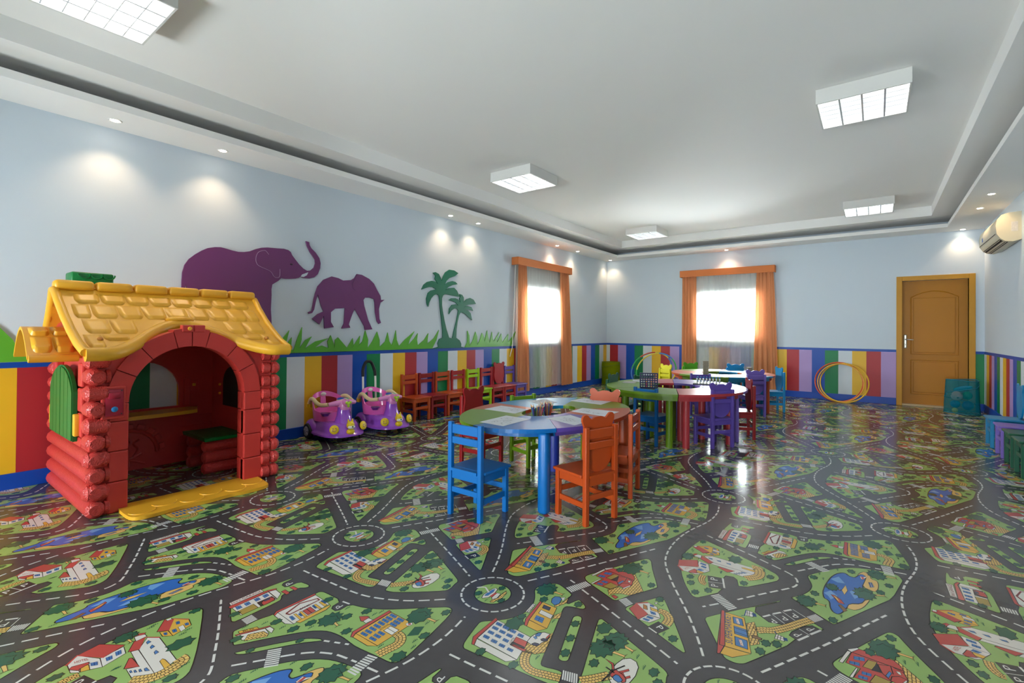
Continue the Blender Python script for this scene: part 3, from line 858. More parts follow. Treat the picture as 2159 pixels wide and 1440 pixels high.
class Ink:
    def __init__(s):
        s.tri = []
    def poly(s, P, c, z):
        P = [Vector((p[0], p[1], 0)) for p in P]
        for t in tessellate_polygon([P]):
            s.tri.append((P[t[0]].xy, P[t[1]].xy, P[t[2]].xy, c, z))
    def quad(s, a, b, c, d, col_, z):
        s.tri.append((a, b, c, col_, z)); s.tri.append((a, c, d, col_, z))
    def line(s, P, w, c, z, closed=False):
        P = [Vector(p[:2]) for p in P]
        n = len(P)
        L, Rr = [], []
        for i in range(n):
            a = P[i - 1] if (i > 0 or closed) else P[i]
            b = P[(i + 1) % n] if (i < n - 1 or closed) else P[i]
            d1 = (P[i] - a); d2 = (b - P[i])
            d = (d1.normalized() if d1.length > 1e-9 else Vector((0, 0))) + (d2.normalized() if d2.length > 1e-9 else Vector((0, 0)))
            if d.length < 1e-6:
                d = d2 if d2.length > 1e-9 else Vector((1, 0))
            d.normalize()
            nn = Vector((-d.y, d.x)) * w / 2
            L.append(P[i] + nn); Rr.append(P[i] - nn)
        for i in range(n if closed else n - 1):
            j = (i + 1) % n
            s.quad(L[i], Rr[i], Rr[j], L[j], c, z)
def v2(a): return [Vector((a[i] / 2000, a[i + 1] / 2000)) for i in range(0, len(a), 2)]
def chaikin(P):
    o = []
    for i in range(len(P)):
        a, b = P[i], P[(i + 1) % len(P)]
        o += [a * 0.78 + b * 0.22, a * 0.22 + b * 0.78]
    return o
def smooth2(P, n=8): return [p.xy for p in catmull([(p[0], p[1], 0) for p in P], n)]
def inside(p, P):
    c = False; j = len(P) - 1
    for i in range(len(P)):
        if (P[i].y > p.y) != (P[j].y > p.y) and p.x < (P[j].x - P[i].x) * (p.y - P[i].y) / (P[j].y - P[i].y) + P[i].x:
            c = not c
        j = i
    return c
def resample(P, step):
    out = [P[0].copy()]; acc = 0.0
    for a, b in zip(P, P[1:]):
        L = (b - a).length; t = step - acc
        while t <= L:
            out.append(a + (b - a) * (t / L)); t += step
        acc = L - (t - step)
    return out
_glyph = {}
def text_tris(s):
    if s not in _glyph:
        cu = bpy.data.curves.new('lettering', 'FONT'); cu.body = s
        cu.resolution_u = 2
        o = bpy.data.objects.new('lettering', cu); col.objects.link(o)
        me = o.evaluated_get(bpy.context.evaluated_depsgraph_get()).to_mesh()
        me.calc_loop_triangles()
        V = [v.co.copy() for v in me.vertices]
        x0, x1 = min(v.x for v in V), max(v.x for v in V); y0, y1 = min(v.y for v in V), max(v.y for v in V)
        _glyph[s] = [[((V[i].x - x0) / (x1 - x0), (V[i].y - y0) / (y1 - y0)) for i in t.vertices] for t in me.loop_triangles]
        bpy.data.objects.remove(o); bpy.data.curves.remove(cu)
    return _glyph[s]
def blob(c, r, n, seed, sx=1.0, sy=1.0, amp=0.16):
    rr = random.Random(seed); out = []
    for i in range(n * 2):
        t = PI * i / n
        q = r * (1 + (amp if i % 2 else -amp) + rr.uniform(-0.07, 0.07))
        out.append(c + Vector((q * sx * math.cos(t), q * sy * math.sin(t))))
    return out
def tile_ink():
    K = Ink()
    for idx, e in enumerate(PRINT):
        kind, lay, c, w = e[0], e[1] + idx * 0.0006, INK[e[2]], e[3]
        P = v2(e[4]); k = INK['k']
        if kind == 'P':
            Q = chaikin(P) if e[2] in ('g', 'lb', 's') and len(P) > 5 else P
            K.poly(Q, c, lay)
            if w: K.line(Q, w / 1000, k, lay + 0.5, True)
        elif kind == 'S': K.line(P, w / 1000, c, lay)
        elif kind == 'C' or kind == 'R':
            r = e[5] / 2000; Q = [P[0] + Vector((r * math.cos(2 * PI * i / 40), r * math.sin(2 * PI * i / 40))) for i in range(40)]
            if kind == 'C':
                K.poly(Q, c, lay); K.line(Q, w / 1000, k, lay + 0.5, True)
            else:
                for i in range(20):
                    K.line([P[0] + Vector((r * math.cos(2 * PI * (i + f) / 20), r * math.sin(2 * PI * (i + f) / 20))) for f in (0, 0.25, 0.5, 0.75)], w / 1000, c, lay)
        elif kind == 'D':
            Q = smooth2(P) if len(P) > 2 else P
            Q = resample(Q, 0.004); d, g = e[5]; nd, ng = max(1, int(d / 4)), max(1, int(g / 4)); i = 0
            while i < len(Q) - 2:
                K.line(Q[i:i + nd + 1:2] if nd > 4 else Q[i:i + nd + 1], w / 1000, c, lay); i += nd + ng
        elif kind == 'W':
            K.poly(P, c, lay); K.line(P, w / 1000, INK['nb'], lay + 0.4, True)
            a, b, c_, d = P
            K.line([(a + b) / 2, (c_ + d) / 2], 0.0022, INK['nb'], lay + 0.4); K.line([(a + d) / 2, (b + c_) / 2], 0.0022, INK['nb'], lay + 0.4)
        elif kind == 'Z':
            n = e[5]; a, b, c_, d = P
            for i in range(n):
                f0, f1 = i / n, (i + 0.66) / n
                K.quad(a + (b - a) * f0, a + (b - a) * f1, d + (c_ - d) * f1, d + (c_ - d) * f0, c, lay)
        elif kind == 'B':
            Q = resample(smooth2(P), 0.012); hw = w / 4000
            K.line(Q, hw * 2, c, lay)
            nrm = []
            for i in range(len(Q)):
                d = (Q[min(i + 1, len(Q) - 1)] - Q[max(i - 1, 0)]).normalized(); nrm.append(Vector((-d.y, d.x)))
            for f in (-1, -0.34, 0.34, 1):
                K.line([q + n_ * hw * f for q, n_ in zip(Q, nrm)], 0.0022, k, lay + 0.4)
            for i in range(len(Q) - 1):
                m = (Q[i] + Q[i + 1]) / 2
                K.line([Q[i] + nrm[i] * hw, Q[i] + nrm[i] * hw * 0.34], 0.0018, k, lay + 0.4)
                K.line([m + nrm[i] * hw * 0.34, m - nrm[i] * hw * 0.34], 0.0018, k, lay + 0.4)
                K.line([Q[i] - nrm[i] * hw * 0.34, Q[i] - nrm[i] * hw], 0.0018, k, lay + 0.4)
        elif kind == 'H':
            K.poly(P, c, lay); K.line(P, 0.0025, k, lay + 0.5, True)
            x = min(p.x for p in P) + 0.006; row = 0
            while x < max(p.x for p in P):
                ys = sorted((P[i - 1].y + (x - P[i - 1].x) / (P[i].x - P[i - 1].x) * (P[i].y - P[i - 1].y)) for i in range(len(P)) if (P[i].x > x) != (P[i - 1].x > x))
                for y0, y1 in zip(ys[::2], ys[1::2]):
                    K.line([(x, y0), (x, y1)], 0.002, k, lay + 0.4)
                y = min(p.y for p in P) + (0.009 if row % 2 else 0)
                while y < max(p.y for p in P):
                    if inside(Vector((x - 0.006, y)), P): K.line([(x - 0.011, y), (x, y)], 0.0018, k, lay + 0.4)
                    y += 0.019
                x += 0.011; row += 1
        elif kind == 'T':
            r = w / 2000; cr, tr = P
            d = (tr - cr).normalized(); nn = Vector((-d.y, d.x))
            tk = [cr + d * r * 0.6 + nn * r * 0.13, tr + nn * r * 0.1, tr + nn * r * 0.36 + d * r * 0.12, tr + d * r * 0.02, tr - nn * r * 0.36 + d * r * 0.12, tr - nn * r * 0.1, cr + d * r * 0.6 - nn * r * 0.13]
            K.poly(tk, INK['s'], lay); K.line(tk, 0.002, k, lay + 0.4, True)
            Q = blob(cr, r, 11, idx, 0.82, 1.12, 0.12); K.poly(Q, c, lay + 0.6); K.line(Q, 0.0028, k, lay + 0.8, True)
            K.line(blob(cr + Vector((r * 0.1, r * 0.2)), r * 0.42, 5, idx + 3)[:6], 0.0022, k, lay + 0.8)
        elif kind == 'b':
            r = w / 2000; Q = blob(P[0], r, 7, idx, 0.8, 1.15, 0.14); K.poly(Q, c, lay); K.line(Q, 0.0024, k, lay + 0.4, True)
        elif kind == 'u':
            r = w / 2000
            for f in (-0.8, -0.3, 0.2, 0.7):
                b_ = P[0] + Vector((0, r * f)); K.tri.append((b_ + Vector((0, -r * 0.2)), b_ + Vector((0, r * 0.25)), b_ + Vector((-r * (0.9 - abs(f) * 0.5), r * 0.5)), INK['t'], lay))
        elif kind == 'X':
            a, b, u = P
            for t in text_tris(e[5]):
                q = [a + (b - a) * x + (u - a) * y for x, y in t]
                K.tri.append((q[0], q[1], q[2], c, lay))
    return K.tri
def clip_poly(P, lims):
    for ax, v, sg in lims:
        out = []
        for i in range(len(P)):
            a, b = P[i - 1], P[i]
            da, db = (a[ax] - v) * sg, (b[ax] - v) * sg
            if da >= 0 and db >= 0: out.append(b)
            elif da >= 0 or db >= 0:
                t = da / (da - db); q = a.lerp(b, t); out.append(q)
                if db >= 0: out.append(b)
        P = out
        if len(P) < 3: return []
    return P
def build_floor_print():
    tris = tile_ink()
    lims = ((0, ROOM_X0, 1), (0, ROOM_X1, -1), (1, ROOM_Y0, 1), (1, ROOM_Y1 - 0.001, -1))
    V, F, Cc = [], [], []
    for j in range(-3, 6):
        for i in range(-8, 8):
            ox = -1.376 + 0.998 * i + 0.499 * j; oy = 1.690 + 2.02 * j
            if ox < ROOM_X0 - 1.2 or ox > ROOM_X1 + 1.2 or oy < ROOM_Y0 - 2.4 or oy > ROOM_Y1 + 1.0:
                continue
            o = Vector((ox, oy)); inner = ROOM_X0 + 1.1 < ox < ROOM_X1 - 1.1 and ROOM_Y0 + 1.0 < oy < ROOM_Y1 - 2.5
            for a, b, c, colr, z in tris:
                P = [a + o, b + o, c + o]
                if not inner:
                    P = clip_poly(P, lims)
                    if not P: continue
                n = len(V)
                ar = (P[1] - P[0]).cross(P[2] - P[0])
                if ar < 0: P = P[::-1]
                V += [(p.x, p.y, 0.0002 + z * 0.00012) for p in P]
                F.append(tuple(range(n, n + len(P)))); Cc += [colr] * len(P)
    me = bpy.data.meshes.new('printed_town_map')
    me.from_pydata(V, [], F)
    at = me.attributes.new('ink', 'FLOAT_COLOR', 'POINT')
    at.data.foreach_set('color', [x for c in Cc for x in c])
    me.update()
    return tag(put('printed_town_map', me, M_PRINT, floor), kind='stuff')
build_floor_print()

# ------------------------------------------------------------------ ceiling lamps with louvres
M_LAMP = mat('lamp_white_metal', 'd9d8d4', 0.4, 0.4, var=0.01)
M_LOUV = mat('lamp_louvre', 'dcdedf', 0.22, 0.6, metal=0.55, var=0.02)
M_TUBE = mat('fluorescent_tube', 'f6fbff', 0.4, emit=TUBE_E)
M_REFL = mat('lamp_reflector', 'eef0f0', 0.3, 0.5, metal=0.3, var=0.01)
def louvre_meshes():
    s, zt, zb = 0.3, CEIL - 0.002, 3.032
    A = MB()
    for x0, x1, y0, y1 in ((-s, -s + 0.012, -s, s), (s - 0.012, s, -s, s), (-s + 0.012, s - 0.012, -s, -s + 0.012), (-s + 0.012, s - 0.012, s - 0.012, s)):
        A.box(x0, x1, y0, y1, zb, zt)
    A.box(-s + 0.012, s - 0.012, -s + 0.012, s - 0.012, zt - 0.012, zt)
    B = MB().box(-0.006, 0.006, -s + 0.012, s - 0.012, zb + 0.002, zb + 0.05)
    C = MB()
    C.prism([(-0.0025, zb + 0.004), (0.0025, zb + 0.004), (0.011, zb + 0.044), (-0.011, zb + 0.044)], lambda a, b, d: (d, a, b), -s + 0.012, s - 0.012)
    T = MB().tube([(0, -0.27, zb + 0.078), (0, 0.27, zb + 0.078)], 0.013, 10)
    return A.mesh('housing'), B.mesh('louvre_rail'), C.mesh('louvre_blade'), T.mesh('tube', 50)
LM = louvre_meshes()
for X, Y, lab in ((-3.52, 0.73, 'square louvred ceiling lamp above the toy playhouse, half out of frame'), (-3.52, 4.88, 'square louvred ceiling lamp over the row of small chairs'),
                  (-3.5, 8.88, 'square louvred ceiling lamp in front of the elephant wall window, farthest from the door'), (-0.09, 4.85, 'largest fully visible square louvred ceiling lamp over the open floor'),
                  (-0.09, 8.95, 'square louvred ceiling lamp nearest the mustard door'), (-0.09, 0.73, 'square louvred ceiling lamp above the photographer, out of frame')):
    t = tag(empty('ceiling_lamp', (X, Y, 0)), lab, 'ceiling lamp', 'louvred ceiling lamps')
    put('housing', LM[0], M_LAMP, t)
    for k in range(3): put('louvre_rail', LM[1], M_LOUV, t, (-0.144 + 0.144 * k, 0, 0))
    for k in range(5): put('louvre_blade', LM[2], M_LOUV, t, (0, -0.19 + 0.095 * k, 0))
    for k in range(4): put('tube', LM[3], M_TUBE, t, (-0.216 + 0.144 * k, 0, 0))

# ------------------------------------------------------------------ recessed downlights
M_BULB = mat('downlight_bulb', 'fff3df', 0.4, emit=22.0)
dl_ring = MB().lathe([(0.028, -0.001), (0.042, -0.004), (0.046, 0.0), (0.028, 0.003)], (0, 0, SOFFIT), 20, cap=False).mesh('bezel', 40)
dl_bulb = MB().lathe([(0.03, -0.0005), (0.028, -0.003), (0.012, -0.005)], (0, 0, SOFFIT), 16).mesh('bulb', 60)
spot_d = bpy.data.lights.new('downlight_spot', 'SPOT'); spot_d.energy = SPOT_W; spot_d.color = (1.0, 0.70, 0.42); spot_d.spot_size = R(108); spot_d.spot_blend = 0.75; spot_d.shadow_soft_size = 0.03
DL = [(-4.83, 1.125, 'downlight over the toy playhouse, nearest the photographer'), (-4.83, 1.917, 'downlight over the large elephant cutout head'), (-4.87, 4.951, 'downlight between the small elephant and the palm cutout'),
      (-4.87, 5.555, 'downlight right above the palm cutout'), (-4.885, 7.874, 'downlight above the elephant wall curtain, nearer the palms'), (-4.885, 8.67, 'downlight past the elephant wall curtain towards the corner'), (-4.88, 10.18, 'downlight in the room corner above the lime hamper'),
      (-2.37, 10.18, 'downlight above the curtain on the door wall'), (1.085, 10.25, 'downlight in the corner above the mustard door'), (1.077, 7.849, 'downlight on the air conditioner side, nearer the photographer'), (1.078, 8.649, 'downlight on the air conditioner side, nearer the door'), (1.078, 1.9, 'downlight on the air conditioner side beside the photographer')]
for x, y, lab in DL:
    t = tag(empty('recessed_downlight', (x, y, 0)), lab, 'downlight', 'recessed downlights in the soffit')
    put('bezel', dl_ring, M_LAMP, t); put('bulb', dl_bulb, M_BULB, t)
    l = bpy.data.objects.new('downlight_spot', spot_d); l.location = (0, 0, SOFFIT - 0.012); l.parent = t; col.objects.link(l)

# ------------------------------------------------------------------ curtains
M_VAL = mat('valance_orange', 'c8733c', 0.6, 0.3, var=0.04, nscale=6)
def cloth_mat(name, hexcol, trans, transp):
    m = bpy.data.materials.new(name); m.use_nodes = True
    nt = m.node_tree; nt.nodes.clear()
    out = nt.nodes.new('ShaderNodeOutputMaterial')
    df = nt.nodes.new('ShaderNodeBsdfDiffuse'); tl = nt.nodes.new('ShaderNodeBsdfTranslucent'); tp = nt.nodes.new('ShaderNodeBsdfTransparent')
    wv = nt.nodes.new('ShaderNodeTexNoise'); wv.inputs['Scale'].default_value = 40.0
    mixc = nt.nodes.new('ShaderNodeMix'); mixc.data_type = 'RGBA'; c = lin(hexcol)
    mixc.inputs[6].default_value = tuple(x * 0.93 for x in c[:3]) + (1,); mixc.inputs[7].default_value = c
    nt.links.new(wv.outputs['Fac'], mixc.inputs[0])
    nt.links.new(mixc.outputs[2], df.inputs[0]); nt.links.new(mixc.outputs[2], tl.inputs[0])
    m1 = nt.nodes.new('ShaderNodeMixShader'); m1.inputs[0].default_value = trans
    nt.links.new(df.outputs[0], m1.inputs[1]); nt.links.new(tl.outputs[0], m1.inputs[2])
    m2 = nt.nodes.new('ShaderNodeMixShader'); m2.inputs[0].default_value = transp
    nt.links.new(m1.outputs[0], m2.inputs[1]); nt.links.new(tp.outputs[0], m2.inputs[2])
    nt.links.new(m2.outputs[0], out.inputs[0])
    return m
M_CURT = cloth_mat('curtain_orange_cloth', 'dd9468', 0.22, 0.0)
M_SHEER = cloth_mat('sheer_voile', 'f1efe8', 0.5, 0.32)
def folds(fn, a0t, a1t, a0b, a1b, z0, z1, n, amp, depth, nu=90, nv=14, seed=0, hem=0.0):
    rr = random.Random(seed); ph = [rr.uniform(-0.5, 0.5) for _ in range(n + 2)]
    def f(u, v):
        s = v ** 0.8
        a = (a0t + (a1t - a0t) * u) * (1 - s) + (a0b + (a1b - a0b) * u) * s
        k = u * n; i = int(k); p = ph[min(i, n)] * (1 - (k - i)) + ph[min(i + 1, n + 1)] * (k - i)
        d = depth + amp * (0.55 + 0.45 * v) * math.sin(2 * PI * k + p * 1.6) + amp * 0.3 * math.sin(2 * PI * k * 2.3 + p * 4)
        z = z1 + (z0 - z1) * v + hem * math.sin(2 * PI * k + 1.0) * v
        x, y = fn(a, d)
        return (x, y, z)
    return MB().grid(nu, nv, f)
def curtain_set(name, base, fn, a0, a1, dep, zv0, zv1, left, right, zb, label, seed):
    """fn(a, distance from wall) in world -> parts under an Empty at base"""
    t = tag(empty(name, base), label, 'curtain')
    T = Matrix.Translation(-Vector(base))
    A, B = fn(a0, 0.0), fn(a1, dep)
    mb = MB()
    def bx(p0, p1, d0, d1, q0, q1):
        A, B = fn(p0, d0), fn(p1, d1)
        mb.box(min(A[0], B[0]), max(A[0], B[0]), min(A[1], B[1]), max(A[1], B[1]), q0, q1, 0.004)
    bx(a0, a1, dep - 0.016, dep, zv0, zv1); bx(a0, a0 + 0.016, 0.003, dep - 0.016, zv0, zv1); bx(a1 - 0.016, a1, 0.003, dep - 0.016, zv0, zv1); bx(a0 + 0.016, a1 - 0.016, 0.003, dep - 0.016, zv1 - 0.014, zv1)
    mb.xf(T).build('valance', M_VAL, t)
    for (t0, t1, b0, b1) in (left, right):
        folds(fn, t0, t1, b0, b1, zb, zv1 - 0.03, 4, 0.017, 0.085, 70, 12, seed + int(t0 * 10), 0.004).xf(T).build('curtain_panel', M_CURT, t, 60)
    s0, s1 = left[0] + 0.02, right[1] - 0.02
    folds(fn, s0, s1, s0, s1, zb + 0.03, zv1 - 0.03, 15, 0.011, 0.04, 240, 8, seed, 0.006).xf(T).build('sheer_panel', M_SHEER, t, 60)
    rod0, rod1 = fn(a0 + 0.02, 0.06), fn(a1 - 0.02, 0.06)
    MB().tube([(rod0[0], rod0[1], zv1 - 0.035), (rod1[0], rod1[1], zv1 - 0.035)], 0.009, 8).xf(T).build('curtain_rail', M_ALU, t, 50)
    return t
cw = curtain_set('window_curtain', (ROOM_X0, 7.55, 0), lambda a, d: (ROOM_X0 + d, a), 6.64, 8.48, 0.15, 2.335, 2.47,
                 (6.72, 6.98, 6.71, 7.12), (8.12, 8.42, 8.22, 8.62), 0.115, 'orange curtains with white sheer under an orange pelmet on the elephant wall', 1)
MB().tube([(0.05, -0.86, 2.33), (0.06, -0.9, 1.6), (0.07, -0.96, 0.9), (0.05, -1.0, 0.75)], 0.006, 6).build('cord', M_ALU, cw, 50)
curtain_set('window_curtain', (-2.39, ROOM_Y1, 0), lambda a, d: (a, ROOM_Y1 - d), -3.30, -1.52, 0.15, 2.345, 2.48,
            (-3.26, -2.98, -3.27, -2.97), (-1.84, -1.56, -1.90, -1.46), 0.09, 'orange curtains with white sheer under an orange pelmet beside the door', 5)

# ------------------------------------------------------------------ air conditioner
ac = tag(empty('air_conditioner', (ROOM_X1, 8.56, 2.28)), 'cream split air conditioner high on the wall beside the door', 'air conditioner')
M_AC = mat('ac_cream_plastic', 'd3c9ac', 0.35, 0.5, var=0.03)
M_ACD = mat('ac_dark_vent', '1d1a18', 0.6)
prof = [(0.0, 0.02), (-0.07, 0.0), (-0.135, 0.012), (-0.175, 0.045), (-0.205, 0.10), (-0.212, 0.20), (-0.20, 0.27), (-0.165, 0.32), (-0.10, 0.34), (0.0, 0.345)]
AY = 0.58
MB().prism(prof, lambda a, b, d: (a, d, b), -AY + 0.02, AY - 0.02).build('body', M_AC, ac, 25)
for s in (-1, 1):
    MB().prism([(a * 1.01, b * 1.0 + 0.002) for a, b in prof], lambda a, b, d: (a, d, b), s * AY - (0.02 if s > 0 else 0), s * AY + (0 if s > 0 else 0.02)).build('end_cap', M_AC, ac, 25)
MB().tube([(-0.213, -AY + 0.05, 0.105), (-0.213, AY - 0.05, 0.105)], 0.003, 6).build('panel_seam', M_ACD, ac)
MB().prism([(-0.18, 0.034), (-0.105, 0.0), (-0.10, 0.004), (-0.176, 0.042)], lambda a, b, d: (a, d, b), -AY + 0.06, AY - 0.06).build('vent', M_ACD, ac)
for k in range(3):
    x, z = -0.172 + 0.027 * k, 0.029 - 0.0115 * k
    MB().tube([(x, -AY + 0.06, z), (x, AY - 0.06, z)], 0.0035, 6).build('louvre', M_AC, ac)
MB().box(-0.2145, -0.212, 0.30, 0.35, 0.14, 0.19).build('sticker', mat('blue_sticker', '2d5fae', 0.4), ac)
MB().box(-0.085, -0.03, -AY - 0.002, -AY, 0.12, 0.23).build('sticker', mat('white_sticker', 'cfc8bd', 0.5, var=0.2, nscale=80), ac)

# ------------------------------------------------------------------ wall cut-outs
ART = {"big":[1667,1554,1668,1620,1672,1700,1689,1768,1723,1825,1776,1876,1829,1917,1878,1947,1940,1965,1991,1971,2043,1964,2096,1954,2150,1948,2204,1954,2260,1969,2317,1999,2374,2021,2433,2032,2547,2039,2609,2044,2656,2037,2685,2020,2701,1987,2738,1944,2780,1898,2831,1856,2873,1836,2916,1845,2955,1881,2972,1932,2967,1972,2940,2010,2905,2050,2870,2113,2857,2164,2895,2158,2900,2126,2922,2093,2975,2051,3020,1995,3035,1940,3030,1881,3004,1813,2960,1772,2900,1754,2832,1754,2794,1764,2782,1751,2741,1738,2684,1730,2628,1725,2585,1729,2551,1695,2513,1669,2490,1652,2482,1602,2484,1541,2481,1465,2478,1390,2485,1299],
"tusk":[2798,1765,2815,1790,2886,1821,2870,1787,2832,1764],
"ear":[2449,1961,2419,1995,2389,1994,2342,1969,2321,1915,2325,1864,2355,1830,2466,1789,2504,1740,2535,1728,2566,1746,2568,1823],
"eye":[2694,1888],
"tail":[1709,1558,1701,1597,1696,1557],
"small":[2892,1378,2936,1394,2958,1526,2977,1600,3005,1676,3075,1756,3177,1803,3262,1792,3327,1769,3438,1785,3482,1813,3516,1865,3586,1862,3693,1822,3767,1767,3817,1689,3868,1620,3876,1569,3932,1576,3894,1549,3869,1537,3845,1453,3854,1330,3880,1279,3847,1263,3817,1298,3791,1410,3782,1533,3769,1573,3708,1590,3636,1585,3613,1554,3626,1484,3687,1305,3749,1194,3641,1184,3629,1234,3557,1342,3487,1444,3443,1339,3410,1250,3433,1212,3312,1201,3344,1259,3357,1443,3224,1431,3172,1388,3173,1275,3212,1215,3092,1199,3086,1292,3084,1347,3031,1244,2941,1306,3009,1363,3079,1394,3048,1457,3007,1584,2984,1509,2963,1408,2940,1370,2902,1360],
"ear2":[3516,1865,3478,1792,3452,1731,3466,1683,3496,1666],
"palm":[4980,1077,4974,1193,4953,1344,4926,1494,4910,1633,4896,1692,4854,1710,4800,1691,4747,1644,4708,1583,4689,1521,4662,1570,4655,1633,4683,1713,4739,1753,4840,1778,4772,1803,4705,1800,4640,1781,4561,1753,4601,1823,4665,1868,4751,1892,4825,1886,4880,1851,4831,1907,4811,1925,4824,1971,4776,2009,4823,2023,4892,2002,4927,1956,4951,1902,4976,1970,5024,2041,5103,2087,5205,2087,5298,2055,5221,2004,5104,1962,5047,1916,5003,1849,5076,1898,5170,1925,5237,1917,5282,1887,5178,1866,5091,1833,5021,1777,5106,1814,5208,1829,5269,1789,5333,1700,5240,1704,5122,1712,5021,1721,4979,1698,4959,1656,4960,1556,4975,1476,5012,1335,5056,1204,5116,1073],
"palm2":[5181,1073,5217,1195,5267,1341,5296,1446,5303,1488,5272,1518,5212,1516,5154,1483,5104,1429,5110,1512,5168,1571,5241,1582,5302,1567,5241,1611,5167,1627,5097,1636,5152,1668,5240,1673,5300,1656,5347,1611,5330,1678,5345,1700,5330,1741,5383,1734,5422,1694,5423,1620,5485,1672,5564,1696,5645,1675,5703,1611,5630,1599,5518,1588,5432,1552,5518,1570,5598,1556,5639,1499,5551,1514,5440,1506,5519,1502,5583,1456,5617,1351,5544,1390,5465,1441,5387,1465,5349,1459,5319,1416,5290,1321,5269,1206,5263,1072],
"mound":[4776,918,4837,939,4898,953,4880,1003,4911,1063,4987,1084,5116,1081,5174,1069,5263,1078,5339,1038,5373,985,5370,943,5464,918,5459,907],
"grass":[2525,916,2542,954,2610,1090,2680,1174,2655,1072,2603,960,2708,1098,2701,984,2728,948,2773,1089,2824,1210,2820,1071,2793,973,2867,1070,2940,1106,2905,1052,2859,972,2983,1051,3144,1086,3063,1041,2974,978,3064,1004,3146,974,3134,1049,3175,1120,3218,1010,3225,972,3232,1067,3270,1095,3336,1027,3392,968,3469,1084,3481,1006,3459,963,3572,1113,3561,1004,3516,961,3607,1043,3646,1180,3690,1063,3680,952,3751,1042,3824,1164,3862,1061,3864,968,3952,1039,3989,1154,4017,1038,4057,985,4095,1080,4121,1183,4136,1058,4178,972,4273,1057,4443,1171,4358,1056,4330,980,4444,1078,4502,1144,4488,1055,4504,976,4622,1054,4698,1145,4684,1053,4684,996,4808,1075,4903,1192,4857,1051,4773,920],
"grass2":[5459,918,5510,1004,5515,1186,5556,1111,5566,955,5637,1024,5701,1171,5743,1089,5745,963,5802,1022,5860,1155,5912,1077,5922,999,5988,1194,6016,1087,6053,985,6112,1172,6132,1053,6159,1012,6304,1167,6241,1040,6251,994,6360,1144,6371,1051,6391,986,6552,1138,6544,1049,6554,990,6761,1181,6702,1048,6634,917]}

def pairs(a): return [(a[i] / 1000, a[i + 1] / 1000) for i in range(0, len(a), 2)]
WX = ROOM_X0 + 0.0026
def board(name, poly, m, parent, d0=0.0, d1=0.014, base=(0, 0)):
    return MB().prism([(a - base[0], b - base[1]) for a, b in poly], lambda a, b, d: (d, a, b), d0, d1).build(name, m, parent)
M_ELE = mat('elephant_purple', '6d2f68', 0.3, 0.55, var=0.05, nscale=2.5)
M_PALM = mat('palm_green', '00694c', 0.4, 0.45, var=0.04)
M_GRASSC = mat('grass_green', '57a52c', 0.35, 0.5, var=0.06, nscale=4)
def sm(poly, n=3): return [(p.x, p.y) for p in catmull([(a, b, 0) for a, b in poly], n, True)]
big = pairs(ART['big']); end = big[-1]
big += [(2.49, 1.19), (2.28, 1.19), (2.24, 1.28), (2.05, 1.31), (1.93, 1.28), (1.92, 1.19), (1.72, 1.19), (1.715, 1.35)] + pairs(ART['tail'])
e = tag(empty('elephant_cutout', (WX, 2.3, 0.98)), 'large purple elephant wall cutout with raised trunk above the playhouse', 'wall decoration')
board('silhouette', big, M_ELE, e, 0, 0.014, (2.3, 0.98))
def wire(name, pts, r, m, parent, base, d=0.0145):
    MB().tube([(d, a - base[0], b - base[1]) for a, b in pts], r, 6).build(name, m, parent, 60)
board('tusk', pairs(ART['tusk']), mat('tusk_white', 'c7d3dd', 0.4), e, 0.0141, 0.017, (2.3, 0.98))
wire('ear_line', [(p.x, p.y) for p in catmull([(a, b, 0) for a, b in pairs(ART['ear'])], 4)], 0.0022, mat('ear_line_pale', 'a98bb0', 0.4), e, (2.3, 0.98))
ey = pairs(ART['eye'])[0]
MB().ball((0.0145, ey[0] - 2.3, ey[1] - 0.98), 0.013, 0.3, 1.3, 0.7).build('eye', mat('eye_dark', '30122e', 0.3), e, 60)
e2 = tag(empty('elephant_cutout', (WX, 3.3, 1.0)), 'small purple elephant wall cutout walking behind the large one', 'wall decoration')
board('silhouette', pairs(ART['small']), M_ELE, e2, 0, 0.014, (3.3, 1.0))
wire('ear_line', pairs(ART['ear2']), 0.002, mat('ear_line_dark', '45194a', 0.4), e2, (3.3, 1.0))
pm = tag(empty('palm_cutout', (WX, 5.1, BAND1)), 'dark green wall cutout of two palm trees on a mound', 'wall decoration')
board('tall_palm', pairs(ART['palm']), M_PALM, pm, 0, 0.014, (5.1, BAND1))
board('short_palm', pairs(ART['palm2']), M_PALM, pm, 0, 0.014, (5.1, BAND1))
mo = pairs(ART['mound']); board('mound', [(a, max(b, BAND1)) for a, b in mo], M_PALM, pm, 0.0005, 0.0152, (5.1, BAND1))
def grass(lab, poly):
    c = poly[0]
    g = tag(empty('grass_cutout', (WX, c[0], BAND1)), lab, 'wall decoration', 'grass cutouts on the elephant wall')
    board('blades', [(a, max(b, BAND1 + 0.001)) for a, b in poly], M_GRASSC, g, 0, 0.013, (c[0], BAND1))
ga = pairs(ART['grass']); ga = [(1.1, 0.93), (1.16, 1.12), (1.2, 0.96), (1.3, 1.17), (1.36, 0.96), (1.5, 1.14), (1.55, 0.96), (1.72, 1.16), (1.76, 0.97), (1.95, 1.13), (2.0, 0.97), (2.2, 1.15), (2.26, 0.97), (2.42, 1.1), (2.5, 0.95)] + ga[1:]
grass('green grass blade cutout between playhouse and palms', ga)
grass('green grass blade cutout between palms and orange curtain', pairs(ART['grass2']))
